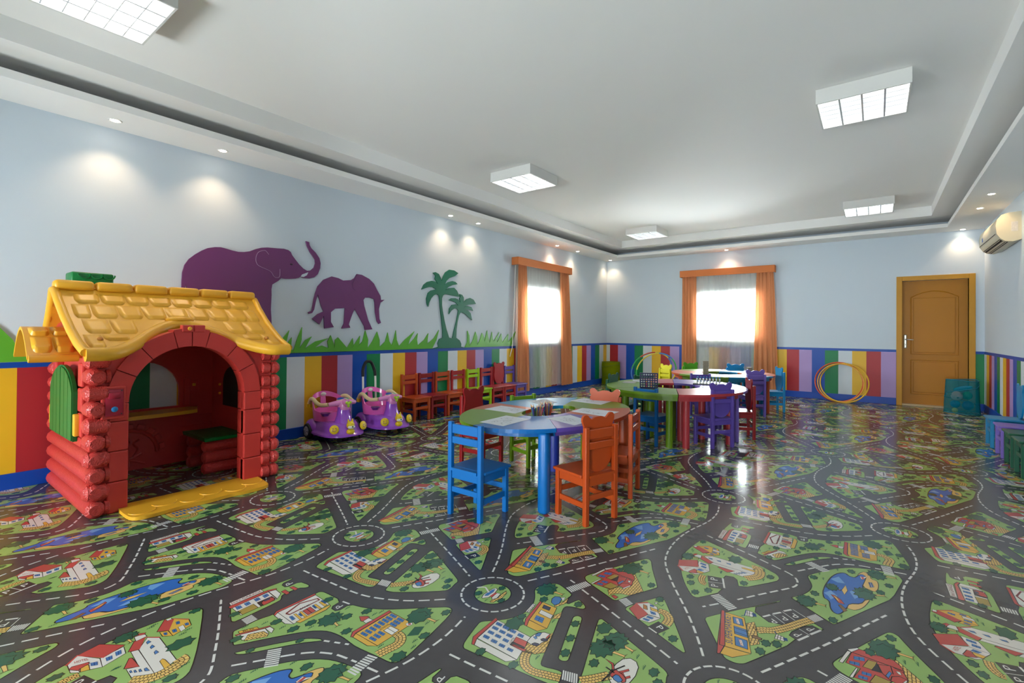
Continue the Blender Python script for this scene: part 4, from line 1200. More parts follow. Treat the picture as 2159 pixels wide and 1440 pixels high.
grass('green grass blade cutout running out of frame before the playhouse', [(-0.4, 0.93), (-0.3, 1.15), (-0.2, 0.97), (0.0, 1.17), (0.1, 0.97), (0.28, 1.15), (0.33, 0.99), (0.43, 1.27), (0.535, 1.18), (0.603, 1.089), (0.64, 0.985), (0.72, 1.12), (0.75, 0.97), (0.86, 1.15), (0.93, 0.97), (1.0, 1.1), (1.08, 0.93)])

# ------------------------------------------------------------------ children's chairs
PAINT = {k: mat('paint_' + k, h, 0.36, 0.45, var=0.06, nscale=7, bump=0.03, bscale=35) for k, h in dict(
    blue='0060a6', orange='b04412', darkred='861014', red='a01a20', green='668a12', lime='9cc40a', purple='5b469a', darkgreen='0b5238', yellow='c4bc0c', navy='1c2f86', teal='0f7fb0', pink='a8343a', lilac='7a63b8', brightgreen='4f9a12', skyblue='0f86bd').items()}
def chair_meshes():
    M = {}
    M['leg'] = MB().box(-0.016, 0.016, -0.016, 0.016, 0.0, 0.288, 0.003).mesh('leg')
    M['post'] = MB().box(-0.016, 0.016, -0.016, 0.016, 0.0, 0.600, 0.006, seg=2).mesh('back_post')
    M['seat'] = MB().box(-0.150, 0.150, -0.108, 0.158, 0.288, 0.308, 0.006, seg=2).box(-0.108, 0.108, -0.145, -0.108, 0.289, 0.307).mesh('seat')
    M['apron_f'] = MB().box(-0.109, 0.109, 0.118, 0.134, 0.238, 0.287, 0.002).mesh('apron')
    M['apron_s'] = MB().box(-0.009, 0.009, -0.109, 0.109, 0.238, 0.287, 0.002).mesh('apron')
    M['st_x'] = MB().box(-0.109, 0.109, -0.008, 0.008, 0.0, 0.034, 0.002).mesh('stretcher')
    M['st_y'] = MB().box(-0.008, 0.008, -0.109, 0.109, 0.0, 0.034, 0.002).mesh('stretcher')
    M['rail_t'] = MB().box(-0.109, 0.109, -0.010, 0.010, 0.526, 0.585, 0.003).mesh('back_rail')
    M['rail_m'] = MB().box(-0.109, 0.109, -0.010, 0.010, 0.462, 0.506, 0.003).mesh('back_rail')
    half = [(0, 0.615), (0.028, 0.613), (0.046, 0.616), (0.060, 0.632), (0.074, 0.655), (0.092, 0.664), (0.108, 0.658), (0.118, 0.640), (0.117, 0.618), (0.108, 0.600), (0.100, 0.575), (0.104, 0.545),
            (0.113, 0.505), (0.117, 0.465), (0.112, 0.420), (0.098, 0.380), (0.075, 0.345), (0.045, 0.322), (0.015, 0.313)]
    half = [(0, .656), (.03, .654), (.05, .645), (.064, .643), (.08, .655), (.095, .668), (.112, .673), (.128, .667), (.138, .652), (.138, .632), (.129, .612), (.121, .592), (.119, .565), (.122, .535), (.128, .50), (.131, .46), (.126, .42), (.11, .38), (.085, .345), (.05, .322), (.015, .313)]
    poly = half + [(-x, z) for x, z in reversed(half[1:])]
    M['bear'] = MB().prism(sm(poly, 2), lambda a, b, d: (a, d, b), -0.109, -0.094).mesh('bear_panel')
    return M
CM = chair_meshes()
def chair(x, y, th, c, bear, label, group, c2=None):
    t = tag(empty('childs_chair', (x, y, 0), R(th)), label, 'chair', group)
    m = PAINT[c]; mb_ = PAINT[c2 or c]
    for sx in (-1, 1):
        put('leg', CM['leg'], m, t, (sx * 0.126, 0.126, 0)); put('back_post', CM['post'], m, t, (sx * 0.126, -0.126, 0))
        put('apron', CM['apron_s'], m, t, (sx * 0.126, 0, 0)); put('stretcher', CM['st_y'], m, t, (sx * 0.126, 0, 0.105))
    put('apron', CM['apron_f'], m, t); put('apron', CM['apron_f'], m, t, (0, -0.252, 0))
    put('stretcher', CM['st_x'], m, t, (0, -0.126, 0.15)); put('stretcher', CM['st_x'], m, t, (0, 0.126, 0.15))
    put('back_rail', CM['rail_t'], m, t, (0, -0.126, 0)); put('back_rail', CM['rail_m'], m, t, (0, -0.126, 0))
    put('seat', CM['seat'], m, t)
    if bear: put('bear_panel', CM['bear'], mb_, t)
    return t
G1, G2, G3 = 'chairs round the nearest table', 'chairs round the middle table', 'chairs round the farthest table'
chair(-2.067, 2.38, 0, 'blue', 0, 'blue small chair with slatted back, closest to the yellow playhouse step', G1)
chair(-1.486, 2.77, 72.6, 'orange', 1, 'orange bear-backed chair in the front of the nearest table', G1)
chair(-1.537, 3.345, 101, 'orange', 0, 'orange chair with plain slatted back seen side on at the nearest table', G1)
chair(-2.84, 3.31, -90, 'darkred', 1, 'dark red bear-backed chair at the nearest table behind the blue chair', G1)
chair(-2.49, 3.59, -107.6, 'green', 0, 'olive green slatted chair behind the nearest table', G1)
chair(-1.93, 3.88, 192, 'orange', 1, 'orange bear-backed chair on the far side of the nearest table', G1)
chair(-1.913, 5.03, -10, 'blue', 0, 'blue slatted chair in front of the disc game on the middle table', G2)
chair(-1.36, 5.33, 56, 'purple', 1, 'purple bear-backed chair at the front of the middle table', G2)
chair(-1.24, 5.94, 114, 'darkred', 1, 'dark red bear-backed chair seen side on at the middle table', G2)
chair(-2.51, 5.56, -90, 'darkgreen', 1, 'dark green bear-backed chair side on at the end of the middle table', G2)
chair(-2.457, 6.29, -135, 'darkgreen', 0, 'dark green slatted chair behind the disc game', G2)
chair(-2.06, 7.25, 26.6, 'purple', 0, 'purple slatted chair between the middle and farthest tables', G3)
chair(-2.66, 7.84, -33, 'yellow', 1, 'yellow bear-backed chair at the farthest table', G3)
chair(-2.49, 8.48, -131, 'brightgreen', 1, 'bright green bear-backed chair behind the farthest table', G3)
chair(-1.84, 8.66, -153, 'skyblue', 1, 'blue bear-backed chair facing us in front of the door wall curtain', G3)
chair(-1.425, 7.567, 43, 'lilac', 1, 'lilac bear-backed chair turned away at the farthest table', G3)
chair(-1.264, 8.26, 118, 'skyblue', 1, 'blue bear-backed chair at the farthest table, nearest the yellow hoops', G3)
GR = 'chairs lined up along the elephant wall'
for y, c, b, lab in ((4.335, 'orange', 0, 'orange chair against the elephant wall beside the ride-on cars'), (4.645, 'darkred', 0, 'dark red wall chair between the two orange ones'), (4.955, 'orange', 0, 'orange wall chair third from the ride-on cars'),
                     (5.28, 'red', 0, 'red wall chair beside the lime one, on the orange side'), (5.62, 'lime', 0, 'lime green chair against the elephant wall'), (5.94, 'red', 0, 'red slatted wall chair between the lime chair and the bear chair'),
                     (6.24, 'red', 1, 'red bear-backed chair against the elephant wall'), (6.55, 'purple', 0, 'purple chair against the wall touching the orange curtain')):
    chair(-4.885, y, -90, c, b, lab, GR)
GS = 'chairs lined up along the air conditioner wall'
for y, c, b, lab in ((7.22, 'teal', 1, 'blue bear-backed chair on the air conditioner wall nearest the toy bag'), (6.68, 'lilac', 0, 'lilac chair on the air conditioner wall'), (6.26, 'darkgreen', 0, 'dark green chair next to the lilac one on the air conditioner wall'),
                     (5.86, 'darkgreen', 0, 'dark green chair, middle of the three on the air conditioner wall'), (5.44, 'darkgreen', 0, 'dark green chair cut by the picture edge on the air conditioner wall')):
    chair(1.105, y, 90, c, b, lab, GS)

# ------------------------------------------------------------------ ring tables
TZ = 0.56
def ring_table(cx, cy, ax, ay, hx, hy, segs, label, tray=None, inner=True, r_leg=0.036):
    """segs: (angle0, angle1, paint) in degrees of the ellipse parameter"""
    t = tag(empty('ring_table', (cx, cy, 0)), label, 'table', 'ring tables made of coloured segments')
    for a0, a1, c in segs:
        n = max(6, int((a1 - a0) / 4)); g = 0.35
        A = [R(a0 + g + (a1 - a0 - 2 * g) * i / n) for i in range(n + 1)]
        poly = [(ax * math.cos(q), ay * math.sin(q)) for q in A] + [(hx * math.cos(q), hy * math.sin(q)) for q in reversed(A)]
        mb = MB().prism(poly, lambda a, b, d: (a, b, d), TZ - 0.024, TZ)
        es = [e for e in mb.bm.edges if len(e.link_faces) == 2 and abs(e.calc_face_angle(0)) > 0.9 and all(abs(v.co.z - TZ) < 1e-4 for v in e.verts)]
        bmesh.ops.bevel(mb.bm, geom=es, offset=0.005, segments=2, affect='EDGES')
        seg = mb.build('top_segment', PAINT[c], t)
        k = 0.93
        poly2 = [(ax * k * math.cos(q), ay * k * math.sin(q)) for q in A] + [(ax * (k - 0.03) * math.cos(q), ay * (k - 0.03) * math.sin(q)) for q in reversed(A)]
        MB().prism(poly2, lambda a, b, d: (a, b, d), TZ - 0.075, TZ - 0.024).build('apron', PAINT[c], seg)
        span = a1 - a0
        for q in (a0 + min(7, span * 0.2), a1 - min(7, span * 0.2)):
            x, y = ax * 0.86 * math.cos(R(q)), ay * 0.86 * math.sin(R(q))
            MB().lathe([(r_leg, 0.0), (r_leg, TZ - 0.03)], (x, y, 0), 18).build('leg', PAINT[c], t, 50)
            if inner:
                x, y = (hx + 0.07) * math.cos(R(q)), (hy + 0.07) * math.sin(R(q))
                MB().lathe([(r_leg, 0.0), (r_leg, TZ - 0.03)], (x, y, 0), 18).build('leg', PAINT[c], t, 50)
    if tray:
        E = [(hx * 1.12 * math.cos(R(q)), hy * 1.06 * math.sin(R(q))) for q in range(0, 360, 10)]
        MB().prism(E, lambda a, b, d: (a, b, d), TZ - 0.085, TZ - 0.07).build('tray', PAINT[tray], t)
    return t
t1 = tag(empty('ring_table', (-2.058, 3.22, 0)), 'oval ring table of seven coloured segments with drawings and pencils', 'table', 'ring tables made of coloured segments')
def t1_parts(t, ax, ay, hx, hy):
    segs = [(204, 263, 'green'), (263, 317, 'blue'), (317, 357, 'purple'), (357, 400, 'orange'), (400, 469, 'green'), (469, 537, 'teal'), (537, 564, 'orange')]
    for a0, a1, c in segs:
        n = max(6, int((a1 - a0) / 4)); g = 0.12
        A = [R(a0 + g + (a1 - a0 - 2 * g) * i / n) for i in range(n + 1)]
        poly = [(ax * math.cos(q), ay * math.sin(q)) for q in A] + [(hx * math.cos(q), hy * math.sin(q)) for q in reversed(A)]
        seg = MB().prism(poly, lambda a, b, d: (a, b, d), TZ - 0.026, TZ).build('top_segment', PAINT[c], t)
        poly2 = [(ax * 0.86 * math.cos(q), ay * 0.86 * math.sin(q)) for q in A] + [(ax * 0.82 * math.cos(q), ay * 0.82 * math.sin(q)) for q in reversed(A)]
        MB().prism(poly2, lambda a, b, d: (a, b, d), TZ - 0.07, TZ - 0.026).build('apron', PAINT[c], seg)
    for q, c in ((-50, 'blue'), (33, 'orange'), (100, 'green')):
        x, y = ax * 0.92 * math.cos(R(q)), ay * 0.92 * math.sin(R(q))
        MB().box(x - 0.036, x + 0.036, y - 0.036, y + 0.036, 0, TZ - 0.027, 0.024, seg=3).build('leg', PAINT[c], t, 30)
    MB().lathe([(0.045, 0), (0.045, TZ - 0.08)], (-0.13, 0.28, 0), 16).build('leg', PAINT['navy'], t, 50)
    E = [(hx * 1.25 * math.cos(R(q)), hy * 1.12 * math.sin(R(q))) for q in range(0, 360, 10)]
    MB().prism(E, lambda a, b, d: (a, b, d), TZ - 0.125, TZ - 0.11).build('tray', PAINT['red'], t)
t1_parts(t1, 0.572, 0.835, 0.155, 0.31)
t2 = ring_table(-1.879, 5.663, 0.767, 0.867, 0.27, 0.30, [(-67, -7, 'pink'), (-7, 53, 'lilac'), (53, 113, 'purple'), (113, 150, 'pink'), (150, 233, 'green'), (233, 293, 'green')], 'ring table of green, red and purple segments holding the disc game')
t3 = ring_table(-1.92, 7.978, 0.74, 0.79, 0.29, 0.31, [(-68, -8, 'teal'), (-8, 52, 'orange'), (52, 112, 'teal'), (112, 172, 'green'), (172, 232, 'orange'), (232, 292, 'green')], 'ring table of orange, blue and green segments with the wooden block tower')

# ------------------------------------------------------------------ drawings and pencils on the nearest table
M_PAPER = mat('paper_white', 'd5d9e0', 0.6, 0.3, var=0.02)
M_PEN = mat('printed_outline', '6d7078', 0.7)
rr = random.Random(3)
def sheet(q, label, seed):
    P = [Vector(p) for p in q]; c = sum(P, Vector((0, 0))) / 4
    t = tag(empty('colouring_sheet', (c.x, c.y, TZ + 0.0006)), label, 'paper', 'colouring sheets on the nearest table')
    MB().prism([(p.x - c.x, p.y - c.y) for p in P], lambda a, b, d: (a, b, d), 0, 0.0012).build('sheet', M_PAPER, t)
    r_ = random.Random(seed); mb = MB()
    u, v = (P[1] - P[0]) * 0.5, (P[3] - P[0]) * 0.5
    for k in range(7):
        ct = u * r_.uniform(-0.6, 0.6) + v * r_.uniform(-0.6, 0.6); a = r_.uniform(0.10, 0.28); ph = r_.uniform(0, 6)
        pts = []
        for i in range(14):
            th = 2 * PI * i / 13 * r_.choice((1, 1, 0.8)); ra = a * (1 + 0.25 * math.sin(3 * th + ph))
            p = ct + u * ra * math.cos(th) + v * ra * math.sin(th); pts.append((p.x, p.y, 0.0014))
        for i in range(len(pts) - 1):
            p, q_ = Vector(pts[i]), Vector(pts[i + 1]); d = (q_ - p)
            if d.length < 1e-5: continue
            n_ = Vector((-d.y, d.x, 0)).normalized() * 0.0009
            mb.quad(p - n_, q_ - n_, q_ + n_, p + n_)
    mb.build('line_drawing', M_PEN, t)
SHEETS = [([(-2.489, 2.934), (-2.496, 3.157), (-2.204, 3.143), (-2.178, 2.925)], 'colouring sheet in front of the dark red chair'), ([(-2.163, 2.497), (-2.176, 2.813), (-1.956, 2.802), (-1.949, 2.487)], 'colouring sheet in front of the blue chair'),
          ([(-1.887, 2.906), (-1.819, 3.136), (-1.592, 3.013), (-1.598, 2.816)], 'grey-looking colouring sheet on the blue segment by the orange bear chair'), ([(-1.895, 3.287), (-1.912, 3.49), (-1.597, 3.508), (-1.594, 3.247)], 'colouring sheet on the orange segment'),
          ([(-2.195, 3.781), (-2.187, 4.007), (-1.896, 4.035), (-1.877, 3.751)], 'colouring sheet on the olive segment before the far orange chair'), ([(-2.488, 3.533), (-2.425, 3.724), (-2.236, 3.625), (-2.26, 3.40)], 'shaded colouring sheet on the far blue segment by the green chair')]
for i, (q, lab) in enumerate(SHEETS): sheet(q, lab, i + 11)
M_CUP = mat('pencil_cup_steel', '8b8f96', 0.3, metal=0.6)
PENC = [mat('pencil_' + n, h, 0.4) for n, h in (('brown', '5a3a26'), ('black', '17161a'), ('red', '8e1c20'), ('pink', 'c2187c'), ('blue', '1f5c9c'), ('ochre', 'a8832a'), ('purple', '4b2470'), ('green', '2f5b3a'), ('orange', 'a5551e'))]
M_WOODTIP = mat('pencil_wood', 'c79a6a', 0.6)
pen_me = MB().lathe([(0.0035, 0), (0.0035, 0.155)], (0, 0, 0), 6).mesh('pencil')
tip_me = MB().lathe([(0.0035, 0.155), (0.0006, 0.175)], (0, 0, 0), 6).mesh('tip')
for ci, (px, py, clab) in enumerate(((-2.055, 3.035, 'nearer the blue chair'), (-2.09, 3.235, 'towards the olive segment'))):
    tz = TZ - 0.11
    cup = tag(MB().lathe([(0.026, 0), (0.032, 0.05), (0.030, 0.05), (0.024, 0.004)], (0, 0, 0), 18).build('pencil_cup', M_CUP, None, 50), 'small round pencil cup in the table opening ' + clab, 'cup', 'pencil cups'); cup.location = (px, py, tz)
    for k in range(15):
        a = rr.uniform(0, 2 * PI); rad = rr.uniform(0.004, 0.019); tilt = rr.uniform(0.05, 0.3)
        p = tag(put('pencil', pen_me, PENC[(k * 4 + ci * 3 + k // 5) % 9], None, (px + rad * math.cos(a), py + rad * math.sin(a), tz + 0.006), (0, tilt, a)), PENC[(k * 4 + ci * 3 + k // 5) % 9].name[7:] + ' pencil standing in the pencil cup ' + clab, 'pencil', 'pencils in the cup ' + clab)
        put('tip', tip_me, M_WOODTIP, p)

# ------------------------------------------------------------------ games on the other tables
M_NAVY = mat('game_navy_plastic', '0d1540', 0.3, 0.5)
g4 = tag(empty('disc_drop_game', (-2.003, 5.165, TZ), R(25)), 'navy upright disc game with holes on the green segment', 'game')
mb = MB(); cs = 0.0255; th = 0.011
for i in range(7):
    for j in range(6):
        x, z = (i - 3) * cs, 0.028 + j * cs
        sq = [(x + cs / 2 * a, z + cs / 2 * b) for a, b in ((1, 0), (1, 1), (0, 1), (-1, 1), (-1, 0), (-1, -1), (0, -1), (1, -1))]
        oc = [(x + cs * 0.34 * math.cos(PI * k / 4), z + cs * 0.34 * math.sin(PI * k / 4)) for k in range(8)]
        for k in range(8):
            a, b, c, d = sq[k], sq[(k + 1) % 8], oc[(k + 1) % 8], oc[k]
            for y in (-th, th): mb.quad(*[(p[0], y, p[1]) for p in (a, b, c, d)])
            mb.quad((d[0], -th, d[1]), (c[0], -th, c[1]), (c[0], th, c[1]), (d[0], th, d[1]))
W7 = 3.5 * cs
for x0, x1, z0, z1 in ((-W7 - 0.008, -W7, 0, 0.175), (W7, W7 + 0.008, 0, 0.175), (-W7, W7, 0.0, 0.0152), (-W7, W7, 0.1685, 0.175)):
    mb.box(x0, x1, -th - 0.001, th + 0.001, z0, z1)
mb.build('board', M_NAVY, g4)
for s in (-1, 1): MB().box(s * (W7 + 0.004) - 0.006, s * (W7 + 0.004) + 0.006, -0.045, 0.045, 0, 0.012, 0.002).build('foot', M_NAVY, g4)
disc_me = MB().tube([(0, -0.003, 0), (0, 0.003, 0)], 0.0112, 12).mesh('disc')
M_DR, M_DO = mat('disc_red', 'b0283a', 0.35), mat('disc_orange', 'd98a45', 0.35)
for i, j, m in ((2, 0, M_DR), (2, 1, M_DR), (2, 2, M_DO), (4, 0, M_DO), (4, 1, M_DO), (4, 2, M_DO), (6, 5, M_DO), (6, 4, M_DO)):
    put('disc', disc_me, m, g4, ((i - 3) * cs, 0, 0.028 + j * cs))
ch = tag(empty('chess_board', (-1.63, 6.14, TZ), R(14)), 'dark chess board lying on the purple segment of the middle table', 'game')
MB().box(-0.17, 0.17, -0.17, 0.17, 0, 0.014, 0.003).build('board', mat('chess_board_dark', '1b1a22', 0.35), ch)
MB().box(-0.1, 0.1, -0.1, 0.1, 0.0141, 0.0146).build('playing_field', mat('chess_field', '8c8f98', 0.4, var=0.5, nscale=30), ch)
pc = {'w': mat('chess_white', 'd9d8d2', 0.35), 'b': mat('chess_blue', '1a6aa0', 0.35)}
pawn = MB().lathe([(0.011, 0), (0.010, 0.005), (0.005, 0.012), (0.004, 0.022), (0.007, 0.025), (0.0075, 0.031), (0.003, 0.038)], (0, 0, 0), 10).mesh('chess_pawn', 60)
king = MB().lathe([(0.013, 0), (0.012, 0.007), (0.006, 0.016), (0.005, 0.040), (0.010, 0.046), (0.011, 0.056), (0.004, 0.064)], (0, 0, 0), 10).mesh('chess_piece', 60)
chm = Matrix.Translation((-1.63, 6.14, TZ + 0.0148)) @ Matrix.Rotation(R(14), 4, 'Z')
for side, yy, yk in (('w', -0.085, -0.125), ('b', 0.085, 0.125)):
    for k in range(8):
        lab = ('white' if side == 'w' else 'blue')
        for nm, me, y in (('chess_pawn', pawn, yy), ('chess_piece', king, yk)):
            p = chm @ Vector(((k - 3.5) * 0.036, y, -0.0008 if abs(y) > 0.1 else 0))
            tag(put(nm, me, pc[side], None, p), lab + (' small chess pawn' if nm == 'chess_pawn' else ' tall chess piece in the back rank') + ' on the dark board', 'chess piece', lab + (' chess pawns' if nm == 'chess_pawn' else ' tall chess pieces'))
M_BLOCK = mat('block_wood', '8d8170', 0.6, 0.3, var=0.2, nscale=14)
blk = MB().box(-0.012, 0.012, -0.0375, 0.0375, 0, 0.0142, 0.0012).mesh('wooden_block')
def tower(x, y, rot, layers, seed, label, group):
    r_ = random.Random(seed); k = 0
    for L in range(layers):
        gap = L > 5 and L % 2 == 1
        for i in range(3):
            if gap and i == (L // 2) % 3 and L < layers - 1: continue
            a = R(rot + (90 if L % 2 else 0)); o = (i - 1) * 0.0252
            tag(put('wooden_block', blk, M_BLOCK, None, (x + o * math.cos(a) + r_.uniform(-.002, .002), y + o * math.sin(a), TZ + 0.0003 + L * 0.0145), (0, 0, a + r_.uniform(-.03, .03))), label, 'toy block', group)
tower(-2.03, 7.50, 20, 14, 1, 'grey-brown wooden block of the tall tower on the farthest table', 'blocks of the tall tower')
tower(-1.63, 8.53, 35, 5, 2, 'grey-brown wooden block of the low stack beside the blue bear chair', 'blocks of the low stack')
for (x, y, rz, lab, sz) in ((-2.44, 5.66, 15, 'thin open booklet lying on the green segment of the middle table', (0.075, 0.1, 0.004)), (-2.36, 5.86, 60, 'closed grey booklet behind the disc game', (0.07, 0.1, 0.018))):
    b = tag(empty('booklet', (x, y, TZ), R(rz)), lab, 'book')
    MB().box(-sz[0], sz[0], -sz[1], sz[1], 0, sz[2], 0.001).build('pages', M_PAPER, b)
    MB().box(-sz[0] - 0.003, sz[0] + 0.003, -sz[1] - 0.003, sz[1] + 0.003, sz[2], sz[2] + 0.002).build('cover', mat('booklet_grey', 'a7a39c', 0.5), b)

# ------------------------------------------------------------------ hoops
def hoop(r, tube, cx, ybot, ztop, cols, n, label, group):
    al = math.asin(min(1, ztop / (2 * r)))
    t = tag(empty('hula_hoop', (cx, ybot, 0)), label, 'hoop', group)
    def P(a): 
        s = r * math.cos(a) + r
        return (r * math.sin(a), s * math.cos(al), s * math.sin(al) + tube * 0.4)
    for k in range(n):
        pts = [P(2 * PI * (k + f / 6) / n) for f in range(7)]
        MB().tube(pts, tube, 8, caps=True).build('tube_segment', mat('hoop_' + cols[k % len(cols)], cols[k % len(cols)], 0.35), t, 50)
hoop(0.35, 0.0115, -0.52, 10.12, 0.67, ['d2562c'], 8, 'orange hoop of the pair leaning on the door wall', 'plain hoops beside the door')
hoop(0.335, 0.0105, -0.49, 10.09, 0.65, ['e3a63c'], 8, 'amber hoop nested inside the orange one by the door', 'plain hoops beside the door')
hoop(0.35, 0.0115, -0.44, 10.05, 0.655, ['e0b028'], 8, 'yellow hoop of the pair leaning beside the door', 'plain hoops beside the door')
hoop(0.44, 0.0145, -3.84, 9.80, 0.74, ['d6c23c', '2f6fc0', '1f9a48', 'c04a30'], 8, 'larger multicoloured hoop behind the farthest table', 'multicoloured hoops')
hoop(0.42, 0.0145, -3.70, 9.72, 0.73, ['2f6fc0', '1f9a48', 'd6c23c', 'd6c23c'], 8, 'smaller multicoloured hoop resting in front of the larger one', 'multicoloured hoops')

# ------------------------------------------------------------------ toy bag and hamper
def net_mat(name, hexcol, transp):
    m = cloth_mat(name, hexcol, 0.35, transp); return m
bag = tag(empty('toy_bag', (1.045, 9.94, 0)), 'teal see-through pop-up toy bag standing by the door', 'bag')
M_NET, M_NETR = net_mat('bag_teal_net', '0e8a98', 0.38), mat('bag_teal_rim', '0a6f86', 0.5)
def bagf(u, v):
    a = 2 * PI * u; s = 0.185 * (1.06 - 0.12 * v + 0.04 * math.sin(7 * a + 3 * v))
    c, q = math.cos(a), math.sin(a); k = (abs(c) ** 4 + abs(q) ** 4) ** 0.25
    return (s * c / k * 1.02, s * q / k * 0.85, 0.004 + v * 0.5 + 0.008 * math.sin(2 * a))
MB().grid(48, 12, bagf, True).build('net', M_NET, bag, 60)
for v in (0.0, 0.99):
    MB().tube([bagf(i / 40, v) for i in range(40)], 0.006, 6, closed=True).build('rim', M_NETR, bag, 50)
MB().tube([Vector(bagf(i / 40, 0.15 + 0.75 * i / 40)) for i in range(41)], 0.005, 6).build('spring_wire', M_NETR, bag, 50)
def patches(c, r, m, parent):
    for k in range(7):
        a, b = k * 2.4, -0.9 + k * 0.3; n = Vector((math.cos(a) * math.cos(b), math.sin(a) * math.cos(b), math.sin(b)))
        MB().ball(Vector(c) + n * r * 0.80, r * 0.26, u=10, v=6).build('patch', m, parent, 60)
fb = tag(MB().ball((0, 0, 0), 0.07, u=20, v=12).build('toy_ball', mat('ball_pink_white', 'd9a49c', 0.4), None, 60), 'pale pink ball with dark spots inside the teal bag', 'ball', 'toys in the teal bag'); fb.location = (0.98, 9.87, 0.26); patches((0, 0, 0), 0.07, mat('ball_dark', '1e2c2a', 0.5), fb)
for nm, h, c, r_, sx, lab in (('toy_ball', '1a8a3a', (1.10, 9.90, 0.27), 0.06, 1, 'green ball inside the teal bag'), ('toy_ball', 'd9c81a', (0.955, 9.84, 0.045), 0.038, 1, 'small yellow ball at the bottom of the teal bag'), ('toy_ball', '1668b8', (0.97, 9.95, 0.13), 0.06, 1, 'blue ball behind the yellow one in the teal bag'),
                             ('toy_bat', '1590c8', (1.05, 9.90, 0.375), 0.035, 3.2, 'blue elongated foam toy at the top of the teal bag'), ('toy_ball', '2b4a9a', (1.11, 9.93, 0.12), 0.07, 1, 'dark blue ball low in the teal bag')):
    b = tag(MB().ball((0, 0, 0), r_, sx, 1, 1).build(nm, mat('toy_' + h, h, 0.4), None, 60), lab, 'toy', 'toys in the teal bag'); b.location = c
    if sx > 1: b.rotation_euler = (0, -0.25, 0)
ham = tag(empty('laundry_hamper', (-4.815, 10.11, 0)), 'lime green pop-up hamper in the corner under the stripes', 'hamper')
M_HAM, M_HAMR = net_mat('hamper_lime_net', '8c9e12', 0.12), mat('hamper_rim', '6a7a0c', 0.5)
MB().grid(40, 10, lambda u, v: (0.2 * (1 + 0.03 * math.sin(9 * v + 4 * PI * u)) * math.cos(2 * PI * u), 0.2 * (1 + 0.03 * math.sin(9 * v + 4 * PI * u)) * math.sin(2 * PI * u), 0.004 + 0.5 * v), True).build('net', M_HAM, ham, 60)
for z in (0.006, 0.503): MB().tube([(0.203 * math.cos(2 * PI * i / 32), 0.203 * math.sin(2 * PI * i / 32), z) for i in range(32)], 0.005, 6, closed=True).build('rim', M_HAMR, ham, 50)
MB().tube([(0.206 * math.cos(2 * PI * i / 24), 0.206 * math.sin(2 * PI * i / 24), 0.03 + 0.44 * i / 48) for i in range(49)], 0.005, 6).build('spring_wire', M_HAMR, ham, 50)
MB().lathe([(0.19, 0.003), (0.19, 0.006)], (0, 0, 0), 24).build('bottom', M_HAM, ham)

# ------------------------------------------------------------------ log cabin playhouse
HB = Vector((-4.42, 1.365, 0))
house = tag(empty('playhouse', HB), 'red plastic log cabin playhouse with yellow shingle roof', 'playhouse')
HT = Matrix.Translation(-HB)
M_RED = mat('playhouse_red', 'c63a33', 0.36, 0.45, var=0.05, nscale=5)
M_LOG = grain('playhouse_log_red', 'c43a34', 0.38, 0.5)
M_YEL = mat('playhouse_yellow', 'e6a92c', 0.36, 0.45, var=0.05, nscale=5)
M_GRN = mat('playhouse_green', '00702f', 0.36, 0.45, var=0.05, nscale=5)
M_DKG = mat('shutter_dark', '0c1a14', 0.5)
def hp_(name, mb, m, parent=None, smooth=35):
    mb.xf(HT)
    return mb.build(name, m, parent or house, smooth)
XF, XB, YL, YR = -3.90, -4.97, 0.83, 1.925
AC_, AR, AZ = 1.355, 0.36, 0.70          # arch centre, radius, spring height
arch = [(AC_ + AR * math.cos(R(a)), AZ + AR * math.sin(R(a))) for a in range(0, 181, 9)]
front = [(YR, 0.0), (YR, 1.10), (YL, 1.10), (YL, 0.0), (AC_ - AR, 0.0)] + arch[::-1] + [(AC_ + AR, 0.0)]
hp_('front_wall', MB().prism(front, lambda a, b, d: (d, a, b), XF - 0.03, XF), M_RED, smooth=None)
# back wall with an arched serving window
hp_('back_wall', MB().box(XB, XB + 0.03, YL, YR, 0, 0.50).box(XB, XB + 0.03, YL, 1.10, 0.50, 1.05).box(XB, XB + 0.03, 1.63, YR, 0.50, 1.05)
    .prism([(1.63, 1.05), (1.10, 1.05)] + [(1.365 - 0.265 * math.cos(R(a)), 0.63 + 0.265 * math.sin(R(a))) for a in range(0, 181, 12)], lambda a, b, d: (d, a, b), XB, XB + 0.03), M_RED, smooth=None)
def gable(Y0, Y1, name):
    hp_(name, MB().prism([(XF - 0.03, 0), (XF - 0.03, 1.10), (-4.42, 1.44), (XB + 0.03, 1.10), (XB + 0.03, 0)], lambda a, b, d: (a, d, b), Y0, Y1), M_RED, smooth=None)
gable(YL, YL + 0.03, 'side_wall'); gable(YR - 0.03, YR, 'side_wall')
LR, LP = 0.0515, 0.103
def log(p0, p1, r=LR, ch=0.02, both=True, parent=None):
    p0, p1 = Vector(p0), Vector(p1); d = (p1 - p0).normalized()
    pts = [p0, p0 + d * ch, p1 - d * ch, p1]; rs = [r * 0.62, r, r, r * 0.62]
    hp_('log', MB().tube(pts, rs, 12), M_LOG, parent, 32)
